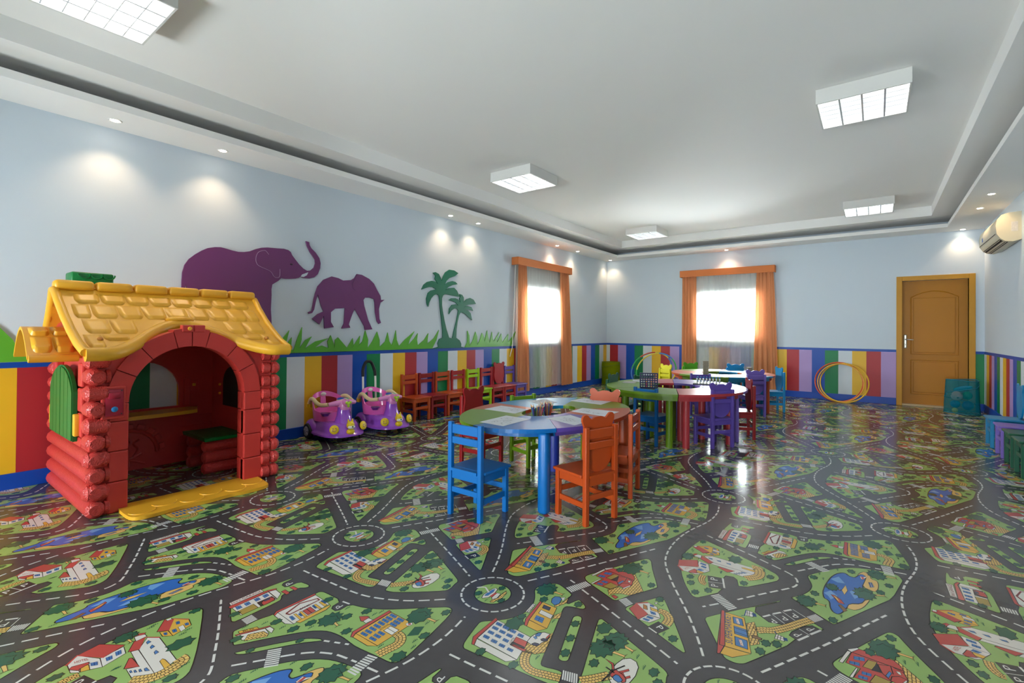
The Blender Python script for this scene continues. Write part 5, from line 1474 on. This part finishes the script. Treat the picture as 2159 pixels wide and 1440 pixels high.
for i in range(10):
    z = LR + LP * i
    if i < 4: log((-3.845, 0.828, z), (-4.99, 0.828, z))
    else:
        log((-3.845 - (0.0 if i % 2 == 0 else 0.02), 0.828, z), (-4.0, 0.828, z), LR); log((-4.86, 0.828, z), (-4.99, 0.828, z), LR)
    if i % 2: log((-3.895, 0.772, z), (-3.895, 0.90, z), LR * 0.98)
    else: log((-3.90, 0.872, z), (-3.90, 0.905, z), LR * 0.86, 0.006)
    log((-3.90, 1.842, z), (-3.90, 1.91, z), LR * 0.9, 0.008); log((-3.90 if i % 2 else -3.905, 1.912, z), (-3.90, 1.985, z), LR * 0.97, 0.022)
    if i in (1, 3, 5, 7, 9): log((-3.93, 1.945, z), (-4.98, 1.945, z), LR * 0.8)
log((-3.915, 0.80, 1.06), (-3.915, 1.03, 1.06), 0.045); log((-3.915, 1.68, 1.06), (-3.915, 1.93, 1.06), 0.045)
for z, hw in ((1.09, 0.40), (1.19, 0.30), (1.29, 0.18)):
    log((-4.42 + hw, 0.815, z), (-4.42 - hw, 0.815, z), 0.045)
# window bricks of the side wall above the long logs
for k in range(4):
    hp_('brick', MB().box(-4.03 - k * 0.2, -3.84 - k * 0.2 - 0.008, 0.79, 0.832, 0.418, 0.478, 0.008, seg=2), M_RED, smooth=None)
for x in (-4.06, -4.79):
    for k in range(3):
        hp_('brick', MB().box(x - 0.05, x + 0.05, 0.785, 0.832, 0.485 + k * 0.16, 0.485 + k * 0.16 + 0.152, 0.01, seg=2), M_RED, smooth=None)
# arch stones round the doorway
for (y0, y1, hs) in ((0.888, 0.997, (0.0, 0.20, 0.395, 0.585, 0.70)), (1.715, 1.85, (0.0, 0.185, 0.37, 0.56, 0.70))):
    for k, (za, zb) in enumerate(zip(hs, hs[1:])):
        o = 0.008 if k % 2 else 0.0
        hp_('arch_stone', MB().box(XF - 0.10, XF + 0.022, y0 + o * (1 if y0 < 1 else 0), y1 - o * (1 if y0 > 1 else 0), za + 0.002, zb - 0.002, 0.007, seg=2), M_RED, smooth=None)
AO = 0.475
cuts = [0, 27, 50, 76, 90, 104, 130, 153, 180]
for a0, a1 in zip(cuts, cuts[1:]):
    q = [a0 + 0.4 + (a1 - a0 - 0.8) * k / 5 for k in range(6)]
    ro = AO + (0.012 if a0 in (76, 90) else 0)
    poly = [(AC_ + AR * math.cos(R(a)), AZ + AR * math.sin(R(a))) for a in q] + [(AC_ + ro * math.cos(R(a)), AZ + ro * math.sin(R(a))) for a in reversed(q)]
    mb = MB().prism(poly, lambda a, b, d: (d, a, b), XF - 0.09, XF + 0.024)
    es = [e for e in mb.bm.edges if all(abs(v.co.x - (XF + 0.024)) < 1e-4 for v in e.verts) and len(e.link_faces) == 2 and e.calc_face_angle(0) > 0.5]
    bmesh.ops.bevel(mb.bm, geom=es, offset=0.006, segments=2, affect='EDGES')
    hp_('arch_stone', mb, M_RED, smooth=None)
hp_('knob', MB().tube([(XF + 0.03, 1.335, 1.185), (XF + 0.045, 1.335, 1.185)], [0.014, 0.011], 14), M_YEL)
for y0 in (1.29, 1.365): hp_('lintel_block', MB().box(XF - 0.02, XF + 0.032, y0, y0 + 0.07, 1.16, 1.21, 0.006, seg=2), M_RED, smooth=None)
# doorbell box
bell = hp_('doorbell_box', MB().box(XF + 0.02, XF + 0.038, 0.85, 0.975, 0.605, 0.815, 0.008, seg=2), M_RED, smooth=None)
M_BELL = mat('doorbell_crimson', 'a81c34', 0.3)
hp_('bell_panel', MB().box(XF + 0.038, XF + 0.046, 0.868, 0.962, 0.625, 0.795, 0.006, seg=2), M_BELL, bell)
hp_('bell_hood', MB().box(XF + 0.046, XF + 0.056, 0.884, 0.946, 0.735, 0.775, 0.005, seg=2), M_BELL, bell)
hp_('bell_button', MB().ball((XF + 0.048, 0.916, 0.668), 0.018, 0.5), mat('bell_blue', '1f7fc0', 0.3), bell)
for y, z in ((0.878, 0.785), (0.952, 0.785), (0.952, 0.637)): hp_('screw', MB().ball((XF + 0.046, y, z), 0.004), M_DKG, bell)
# roof
RX, RZ, EX, EZ = -4.42, 1.475, -3.72, 1.045
def prof_pt(t):
    x = RX + (EX - RX) * (t ** 1.12); z = RZ + (EZ - RZ) * (1 - (1 - t) ** 1.28) 
    return x, z
def te(y):
    b = max(0.0, 1 - abs(y - 1.36) / 0.52); b = b * b * (3 - 2 * b)
    target = EZ + 0.185 * b
    lo, hi = 0.2, 1.0
    for _ in range(24):
        m = (lo + hi) / 2
        if prof_pt(m)[1] > target: lo = m
        else: hi = m
    return lo if b > 0 else 1.0
RY0, RY1 = 0.715, 2.02
def yy(u, t): return RY0 + 0.03 * t + (RY1 - RY0 - 0.07 * t) * u
roof = hp_('roof', MB().grid(44, 14, lambda u, v: (lambda t: (prof_pt(t)[0], yy(u, t), prof_pt(t)[1]))(v * te(yy(u, 1)))).solid(-0.03), M_YEL, smooth=40)
hp_('back_slope', MB().grid(12, 12, lambda u, v: (2 * RX - prof_pt(v)[0] + 0.15 * v, yy(u, v), prof_pt(v)[1])).solid(0.03), M_YEL, roof, 40)
ed = []
for i in range(61):
    y = yy(i / 60, 1); t = te(y); x, z = prof_pt(t); ed.append((x - 0.012, y, z - 0.02))
hp_('eave_roll', MB().tube(ed, 0.042, 14, flat=1.0), M_YEL, roof, 60)
for u in (0, 1):
    hp_('rake_edge', MB().tube([(2 * RX - prof_pt(t)[0] + 0.15 * t, yy(u, t), prof_pt(t)[1] - 0.008) for t in (1, 0.8, 0.6, 0.4, 0.2, 0.05)] + [(prof_pt(t)[0], yy(u, t), prof_pt(t)[1] - 0.008) for t in (0.05, 0.2, 0.4, 0.6, 0.8, 1)], 0.026, 10), M_YEL, roof, 60)
for k in range(6):
    y0 = RY0 - 0.005 + (RY1 - RY0 + 0.01) / 6 * k; y1 = y0 + (RY1 - RY0 + 0.01) / 6 - 0.006
    hp_('ridge_cap', MB().box(RX - 0.05, RX + 0.05, y0, y1, RZ - 0.035, RZ + 0.035, 0.026, seg=4), M_YEL, roof, 60)
def surf_pillow(pt, nrm, y0, y1, t0, t1, lift, name, parent):
    def f(u, v):
        w = 1.0 if v < 0.55 else max(0.0, 1 - ((v - 0.55) / 0.45) ** 3) * 0.32 + 0.68
        y = (y0 + y1) / 2 + (u - 0.5) * (y1 - y0) * w; t = t0 + (t1 - t0) * v
        e = min(1.0, min(u, 1 - u, v * 1.2, 1 - v) * 7)
        p = pt(y, t); n = nrm(t)
        h = lift * (0.35 + 0.65 * v) * (e * (2 - e)) + 0.001
        return (p[0] + n[0] * h, p[1], p[2] + n[1] * h)
    hp_(name, MB().grid(9, 9, f), M_YEL, parent, 60)
def rnrm(t):
    a, b = prof_pt(max(0, t - 0.02)), prof_pt(min(1, t + 0.02)); d = Vector((b[0] - a[0], b[1] - a[1])).normalized()
    return (-d.y, d.x) if d.x > 0 else (d.y, -d.x)
rows = [(0.10, 0.235), (0.25, 0.445), (0.46, 0.675), (0.69, 0.93)]
for ri, (t0, t1) in enumerate(rows):
    for k in range(10):
        y0 = 0.80 + k * 0.142 + (0.07 if ri % 2 == 0 else 0.0) - 0.07; y1 = y0 + 0.134
        y0, y1 = max(y0, 0.775), min(y1, 1.955)
        if y1 - y0 < 0.05: continue
        lim = min(te(y0), te(y1), te((y0 + y1) / 2)) - 0.045
        if t0 + 0.08 > lim: continue
        surf_pillow(lambda y, t: (prof_pt(t)[0], y, prof_pt(t)[1]), rnrm, y0, y1, t0, min(t1, lim), 0.016, 'shingle', roof)
for y in (0.845, 1.875):
    x, z = prof_pt(0.80); hp_('peg_hole', MB().ball((x, y, z + 0.014), 0.02, 1, 0.8, 0.8), mat('playhouse_yellow_deep', 'b0701c', 0.5), roof)
hp_('crest', MB().ball((prof_pt(te(1.36))[0] - 0.02, 1.36, prof_pt(te(1.36))[1] + 0.02), 0.07, 0.6, 1.35, 0.35), M_YEL, roof)
# porch roof over the shuttered side window
def aw(t):   # t -1..1 across, ridge at 0
    s = abs(t); return -4.42 + 0.25 * (1 if t > 0 else -1) * (s ** 0.85), 1.19 - 0.195 * (s ** 1.5)
awn = hp_('porch_roof', MB().grid(25, 4, lambda u, v: (aw(2 * u - 1)[0], 0.56 + 0.26 * v, aw(2 * u - 1)[1])).solid(0.02), M_YEL, smooth=40)
hp_('porch_lip', MB().tube([(aw(1)[0] - 0.004, 0.565, aw(1)[1] - 0.006), (aw(1)[0] - 0.004, 0.80, aw(1)[1] - 0.006)], 0.026, 10), M_YEL, awn, 60)
for t0, t1 in ((0.12, 0.46), (0.5, 0.9)):
    for y0 in (0.585, 0.69):
        surf_pillow(lambda y, t: (aw(t)[0], y, aw(t)[1]), lambda t: (0.6, 0.8), y0, y0 + 0.098, t0, t1, 0.03, 'shingle', awn)
# green chimney cap behind the ridge
chim = hp_('chimney', MB().box(-4.70, -4.56, 0.85, 1.04, 1.2, 1.50, 0.008), M_RED, smooth=None)
hp_('chimney_cap', MB().box(-4.72, -4.54, 0.825, 1.065, 1.50, 1.585, 0.014, seg=3), M_GRN, chim)
for k in range(3):
    hp_('scallop', MB().tube([(-4.536, 0.86 + k * 0.07 + 0.035 * (1 - math.cos(R(a))), 1.575 - 0.035 * math.sin(R(a))) for a in range(0, 181, 20)], 0.005, 6), M_GRN, chim, 60)
# shutters
def arch_top(x): return 0.70 + math.sqrt(max(0.0, 0.33 ** 2 - (x + 4.43) ** 2)) * 0.70
for s0, s1, lab in ((-4.745, -4.435, 0), (-4.425, -4.115, 1)):
    sh = hp_('shutter', MB().prism([(s0, 0.45), (s1, 0.45)] + [(s1 + (s0 - s1) * k / 10, arch_top(s1 + (s0 - s1) * k / 10)) for k in range(11)], lambda a, b, d: (a, d, b), 0.765, 0.787), M_GRN, smooth=None)
    for k in range(3):
        a0 = s0 + (s1 - s0) * k / 3 + 0.004; a1 = s0 + (s1 - s0) * (k + 1) / 3 - 0.004
        hp_('plank', MB().prism([(a0, 0.455), (a1, 0.455)] + [(a1 + (a0 - a1) * j / 4, arch_top(a1 + (a0 - a1) * j / 4) - 0.012) for j in range(5)], lambda a, b, d: (a, d, b), 0.757, 0.765), M_GRN, sh, None)
for x in (-4.775, -4.085): hp_('hinge', MB().box(x - 0.026, x + 0.026, 0.762, 0.80, 0.49, 0.63, 0.006, seg=2), M_YEL)
# interior: counter, fireplace relief, bench
ct = [(0.96, -4.94), (1.70, -4.94), (1.71, -4.80), (1.66, -4.715), (1.30, -4.69), (0.98, -4.71)]
hp_('counter', MB().prism(sm(ct, 3), lambda a, b, d: (b, a, d), 0.452, 0.482), M_YEL, smooth=40)
XI = XB + 0.032
fp = hp_('fireplace', MB().tube([(XI, 1.27 + 0.2 * math.cos(R(a)), 0.13 + 0.2 * math.sin(R(a))) for a in range(0, 181, 12)], 0.018, 8), M_RED)
for k in range(9):
    a = R(10 + 20 * k); hp_('fireplace_brick', MB().box(-0.01, 0.012, -0.022, 0.022, -0.028, 0.028, 0.004, Matrix.Translation((XI, 1.27 + 0.235 * math.cos(a), 0.13 + 0.235 * math.sin(a))) @ Matrix.Rotation(a, 4, 'X')), M_RED, fp, None)
for pts in ([(1.20, 0.10), (1.17, 0.16), (1.21, 0.22), (1.20, 0.27)], [(1.24, 0.11), (1.23, 0.18), (1.28, 0.23), (1.26, 0.28)], [(1.30, 0.11), (1.33, 0.17), (1.30, 0.22), (1.34, 0.25)], [(1.16, 0.04), (1.36, 0.13)], [(1.38, 0.04), (1.18, 0.13)], [(1.27, 0.03), (1.27, 0.12)]):
    hp_('flame_relief', MB().tube([(XI, p.x, p.y) for p in catmull([(a, b, 0) for a, b in pts], 4)], 0.009, 6), M_RED, fp, 60)
for x in (-4.345, -4.655):
    for k in range(3): log((x, 1.60, 0.046 + 0.09 * k), (x, 1.885, 0.046 + 0.09 * k), 0.046, 0.012)
bench = hp_('bench_top', MB().box(-4.72, -4.26, 1.585, 1.89, 0.277, 0.305, 0.008, seg=2), M_GRN, smooth=None)
hp_('bench_rim', MB().tube([(-4.265, 1.59, 0.30), (-4.265, 1.885, 0.30), (-4.715, 1.885, 0.30), (-4.715, 1.59, 0.30)], 0.009, 6, closed=True), M_GRN, bench, 60)
hp_('inner_window', MB().prism([(-4.70, 0.50), (-4.36, 0.50)] + [(-4.53 + 0.17 * math.cos(R(a)), 0.70 + 0.15 * math.sin(R(a))) for a in range(0, 181, 15)], lambda a, b, d: (a, d, b), YR - 0.034, YR - 0.029), M_DKG, smooth=None)
for z in (0.60, 0.68): hp_('peg', MB().ball((-4.76, YR - 0.035, z), 0.012), M_YEL)
hp_('wall_pad', MB().box(XB + 0.03, XB + 0.04, 1.70, 1.78, 0.62, 0.72, 0.004), M_RED, smooth=None); hp_('peg', MB().box(XB + 0.04, XB + 0.048, 1.727, 1.753, 0.665, 0.69, 0.003), M_YEL, smooth=None)
hp_('pillar_block', MB().box(XB + 0.03, XB + 0.05, 1.66, 1.71, 0.50, 0.74, 0.006), M_RED, smooth=None)
for k in range(5):
    hp_('course_line', MB().tube([(XI - 0.004, 1.64, 0.06 + 0.085 * k), (XI - 0.004, 1.895, 0.06 + 0.085 * k)], 0.005, 6), M_RED)
# yellow step mat at the doorway
step = [(0.955, -3.955), (1.38, -3.945), (1.80, -3.965), (1.825, -3.93), (1.80, -3.70), (1.765, -3.615), (1.62, -3.60), (1.50, -3.615), (1.38, -3.605), (1.20, -3.62), (1.08, -3.605), (0.975, -3.62), (0.945, -3.70), (0.95, -3.93)]
mb = MB().prism(sm(step, 3), lambda a, b, d: (b, a, d), 0.002, 0.024)
es = [e for e in mb.bm.edges if all(v.co.z > 0.02 for v in e.verts) and len(e.link_faces) == 2 and e.calc_face_angle(0) > 0.5]
bmesh.ops.bevel(mb.bm, geom=es, offset=0.009, segments=3, affect='EDGES')
stp = hp_('door_step', mb, M_YEL, smooth=40)
for k in range(6):
    yc = 1.03 + k * 0.14; xo = -3.76 if k % 2 else -3.70
    hp_('step_scallop', MB().tube([(xo + 0.07 * math.sin(R(a)) - 0.02, yc - 0.07 * math.cos(R(a)), 0.0245) for a in range(0, 181, 18)], 0.0035, 6), M_YEL, stp, 60)

# ------------------------------------------------------------------ ride-on cars
M_PUR = mat('car_purple', '9650c8', 0.18, 0.6, var=0.03, coat=0.4)
M_PINK = mat('car_pink', 'e665ba', 0.22, 0.6, var=0.03, coat=0.3)
M_PINKL = mat('car_light_pink', 'd987c2', 0.25, 0.6, var=0.03)
M_CREAM = mat('car_cream', 'e3d3a4', 0.35, 0.5)
M_CYEL = mat('car_yellow', 'e2c21c', 0.35, 0.5)
M_LIME = mat('car_lime', 'a8cc30', 0.35, 0.5)
M_BLK = mat('car_black', '101012', 0.5, 0.4)
M_HUB = mat('car_hub_silver', 'b8b6b2', 0.3, metal=0.7)
M_CBLU = mat('car_blue', '1c4aa8', 0.3)
M_CWHT = mat('car_white', 'e8e6e2', 0.3)
M_TAPE = mat('handle_white', 'd9d6cf', 0.4)
M_TEAL = mat('car_teal', '58b09a', 0.35)
M_SEATD = mat('car_tray_purple', '6b2f86', 0.3)
def seat_shell():
    n, nv = 40, 11
    mb = MB(); vs = []
    for i in range(n):
        a = 2 * PI * i / n; b = -math.cos(a)           # 1 at the back
        top = 0.325 + 0.165 * max(0, b) ** 0.7 if b > 0 else 0.325 - 0.05 * (-b)
        top += 0.035 * max(0, math.sin(2 * a + PI / 2)) * (1 if b < 0.3 else 0)
        ringv = []
        for j in range(nv):
            v = j / (nv - 1); z = 0.205 + (top - 0.205) * v
            k = 1.0 + 0.10 * v - 0.05 * v * v
            ringv.append(mb.bm.verts.new((-0.09 + 0.175 * k * math.cos(a) - 0.04 * v * max(0, b), 0.19 * k * math.sin(a), z)))
        vs.append(ringv)
    for i in range(n):
        a = 2 * PI * (i + 0.5) / n; d = abs(abs(a - PI))
        for j in range(nv - 1):
            if 4 <= j <= 7 and 0.16 < d < 0.75: continue   # two openings in the backrest
            p, q = vs[i], vs[(i + 1) % n]
            mb.bm.faces.new((p[j], q[j], q[j + 1], p[j + 1]))
    return mb.solid(0.012).mesh('seat_shell', 50)
CAR = {}
CAR['seat'] = seat_shell()
CAR['pan'] = MB().lathe([(0.168, 0.235), (0.168, 0.262), (0.10, 0.27), (0.02, 0.266)], (-0.09, 0, 0), 28, 1.0, 1.08).mesh('seat_pan', 50)
def bodyf(u, v):
    a = 2 * PI * u; c, s = math.cos(a), math.sin(a)
    k = (abs(c) ** 2.6 + abs(s) ** 2.6) ** (-1 / 2.6)
    zz = [0.062, 0.072, 0.088, 0.105, 0.14, 0.175, 0.205, 0.212]
    rx = [0.30, 0.325, 0.325, 0.30, 0.285, 0.275, 0.24, 0.05]
    ry = [0.20, 0.225, 0.225, 0.195, 0.185, 0.178, 0.165, 0.05]
    i = v * 7; j = min(6, int(i)); f = i - j
    z = zz[j] + (zz[j + 1] - zz[j]) * f; X = rx[j] + (rx[j + 1] - rx[j]) * f; Y = ry[j] + (ry[j + 1] - ry[j]) * f
    front = max(0, c)
    return (0.0 + X * c * k * (1.02 if c > 0 else 0.92) - 0.05 * front * max(0, v - 0.45), Y * s * k * (1 + 0.12 * front * (1 - v)), z)
CAR['body'] = MB().grid(48, 22, bodyf, True).mesh('body', 50)
CAR['column'] = MB().lathe([(0.185, 0.085), (0.165, 0.11), (0.125, 0.16), (0.092, 0.22), (0.072, 0.28), (0.064, 0.34), (0.064, 0.365)], (0.155, 0, 0), 28, 0.85, 1.0).mesh('steering_column', 50)
CAR['fender'] = MB().ball((0, 0, 0), 0.108, 1.08, 0.55, 0.92, 20, 12).mesh('fender', 60)
CAR['hub'] = MB().lathe([(0.058, 0.334), (0.062, 0.35), (0.062, 0.395), (0.05, 0.42), (0.02, 0.43)], (0.155, 0, 0), 20).mesh('steering_hub', 50)
CAR['bar'] = MB().tube([(0.12, -0.15, 0.395), (0.145, -0.09, 0.405), (0.165, 0, 0.41), (0.145, 0.09, 0.405), (0.12, 0.15, 0.395)], [0.022, 0.028, 0.032, 0.028, 0.022], 12).mesh('handlebar', 60)
CAR['nose'] = MB().tube([(0.155, 0, 0.405), (0.245, 0, 0.405)], [0.045, 0.032], 14).mesh('horn_mount', 50)
CAR['wheel'] = MB().lathe([(0.05, -0.026), (0.078, -0.024), (0.085, -0.012), (0.085, 0.012), (0.078, 0.024), (0.05, 0.026)], (0, 0, 0), 26).xf(Matrix.Rotation(R(90), 4, 'X')).mesh('wheel', 40)
CAR['rim'] = MB().lathe([(0.052, -0.0285), (0.052, -0.0262)], (0, 0, 0), 22).xf(Matrix.Rotation(R(90), 4, 'X')).mesh('hub_cap')
CAR['spoke'] = MB().box(-0.007, 0.007, 0.0262, 0.033, 0.008, 0.049, 0.002).mesh('spoke')
CAR['caster'] = MB().lathe([(0.015, -0.014), (0.032, -0.012), (0.034, 0), (0.032, 0.012), (0.015, 0.014)], (0, 0, 0), 16).xf(Matrix.Rotation(R(90), 4, 'X')).mesh('caster_wheel', 40)
CAR['fork'] = MB().box(-0.016, 0.016, -0.02, 0.02, 0.04, 0.075, 0.004).mesh('caster_fork')
CAR['lamp'] = MB().lathe([(0.045, 0), (0.047, 0.012), (0.040, 0.020), (0.02, 0.024)], (0, 0, 0), 20).xf(Matrix.Rotation(R(90), 4, 'Y')).mesh('headlamp', 50)
def ride_on(x, y, rz, label, pushbar):
    t = tag(empty('ride_on_car', (x, y, 0), R(rz)), label, 'toy car', 'ride-on toy cars')
    P_ = lambda n, me, m, loc=(0, 0, 0), rot=(0, 0, 0), par=None: put(n, me, m, par or t, loc, rot)
    P_('body', CAR['body'], M_PUR); P_('steering_column', CAR['column'], M_PUR)
    s = P_('seat_shell', CAR['seat'], M_PINK); P_('seat_pan', CAR['pan'], M_PINK)
    put('sticker', MB().ball((-0.283, 0.0, 0.458), 0.034, 0.25, 1.0, 0.62).mesh('sticker', 60), M_CWHT, s)
    for sy in (-1, 1):
        P_('fender', CAR['fender'], M_PUR, (-0.20, sy * 0.165, 0.115))
        w = P_('wheel', CAR['wheel'], M_BLK, (-0.205, sy * 0.205, 0.085))
        put('hub_cap', CAR['rim'], M_BLK if 0 else M_HUB, w, (0, 0, 0), (0, 0, 0 if sy > 0 else PI))
        for k in range(5): put('spoke', CAR['spoke'], M_HUB, w, (0, 0, 0), (0, 2 * PI * k / 5, 0 if sy > 0 else PI))
        P_('caster_wheel', CAR['caster'], M_BLK, (0.21, sy * 0.075, 0.034)); P_('caster_fork', CAR['fork'], M_BLK, (0.21, sy * 0.075, 0))
        h = P_('headlamp', CAR['lamp'], M_CYEL, (0.262, sy * 0.165, 0.155), (0, R(-12), R(sy * 18)))
        for dy in (-0.014, 0.014): put('lamp_eye', MB().ball((0.023, dy, 0.01), 0.005).mesh('lamp_eye', 60), M_SEATD, h)
        put('lamp_smile', MB().tube([(0.023, 0.02 * math.cos(R(a)), -0.002 - 0.016 * math.sin(R(a))) for a in range(0, 181, 30)], 0.003, 6).mesh('lamp_smile', 60), M_SEATD, h)
        arm = MB().tube([p for p in catmull([(0.11, sy * 0.15, 0.395), (0.03, sy * 0.19, 0.385), (-0.05, sy * 0.20, 0.405), (-0.13, sy * 0.195, 0.435), (-0.20, sy * 0.185, 0.425), (-0.24, sy * 0.18, 0.385), (-0.25, sy * 0.178, 0.36)], 4)], 0.021, 12).mesh('guard_arm', 60)
        P_('guard_arm', arm, M_CREAM)
        P_('guard_tip', MB().tube([(-0.246, sy * 0.179, 0.375), (-0.256, sy * 0.177, 0.335)], 0.026, 12).mesh('guard_tip', 50), M_CYEL)
    P_('cup_tray', MB().lathe([(0.03, 0.29), (0.045, 0.315), (0.05, 0.318), (0.05, 0.324), (0.02, 0.322)], (0.06, -0.155, -0.02), 18).mesh('cup_tray', 50), M_SEATD)
    P_('steering_hub', CAR['hub'], M_PINKL); P_('handlebar', CAR['bar'], M_PINKL); P_('horn_mount', CAR['nose'], M_PINKL)
    P_('dash_cover', MB().ball((0.13, 0.0, 0.425), 0.06, 0.9, 1.1, 0.45).mesh('dash_cover', 60), M_CREAM); P_('dash_button', MB().ball((0.13, -0.02, 0.447), 0.04, 0.8, 1.0, 0.4).mesh('dash_button', 60), M_CBLU); P_('dash_side', MB().ball((0.11, 0.055, 0.43), 0.035, 0.9, 0.9, 0.6).mesh('dash_side', 60), M_TEAL)
    hn = P_('horn', MB().ball((0.25, 0, 0.405), 0.018).mesh('horn', 60), M_LIME)
    for k in range(3): put('horn_petal', MB().ball((0.255, 0.024 * math.cos(2.1 * k + 0.5), 0.405 + 0.024 * math.sin(2.1 * k + 0.5)), 0.016, 0.5).mesh('horn_petal', 60), M_LIME, hn)
    fx = P_('fox_figure', MB().ball((0.30, 0, 0.118), 0.042, 0.8, 1.1, 0.75).mesh('fox_figure', 60), M_CYEL)
    put('head', MB().ball((0.298, 0, 0.185), 0.043, 0.85, 1.0, 1.0).mesh('head', 60), M_CYEL, fx); put('muzzle', MB().ball((0.318, 0, 0.168), 0.033, 0.75, 1.25, 0.6).mesh('muzzle', 60), M_CWHT, fx)
    put('nose', MB().ball((0.343, 0, 0.174), 0.0075).mesh('nose', 60), M_BLK, fx)
    for sy in (-1, 1): put('ear', MB().cone((0.295, sy * 0.02, 0.215), (0.295, sy * 0.025, 0.25), 0.015, 0.004, 10).mesh('ear', 50), M_CYEL, fx)
    if pushbar:
        top = [(-0.30, -0.085, 0.30), (-0.315, -0.085, 0.62), (-0.33, -0.075, 0.71), (-0.335, -0.04, 0.785), (-0.337, 0.0, 0.80), (-0.335, 0.04, 0.785), (-0.33, 0.075, 0.71), (-0.315, 0.085, 0.62), (-0.30, 0.085, 0.30)]
        c = catmull(top, 5)
        pb = P_('push_bar', MB().tube(c, 0.0125, 10).mesh('push_bar', 60), M_TAPE)
        put('foam_grip', MB().tube([p for p in c if p.z > 0.60], 0.018, 12).mesh('foam_grip', 60), M_BLK, pb)
    return t
ride_on(-4.69, 3.03, -4, 'purple and pink ride-on toy car without push bar, nearer the playhouse', False)
ride_on(-4.63, 3.62, -4, 'purple and pink ride-on toy car with tall push bar beside the orange chair', True)
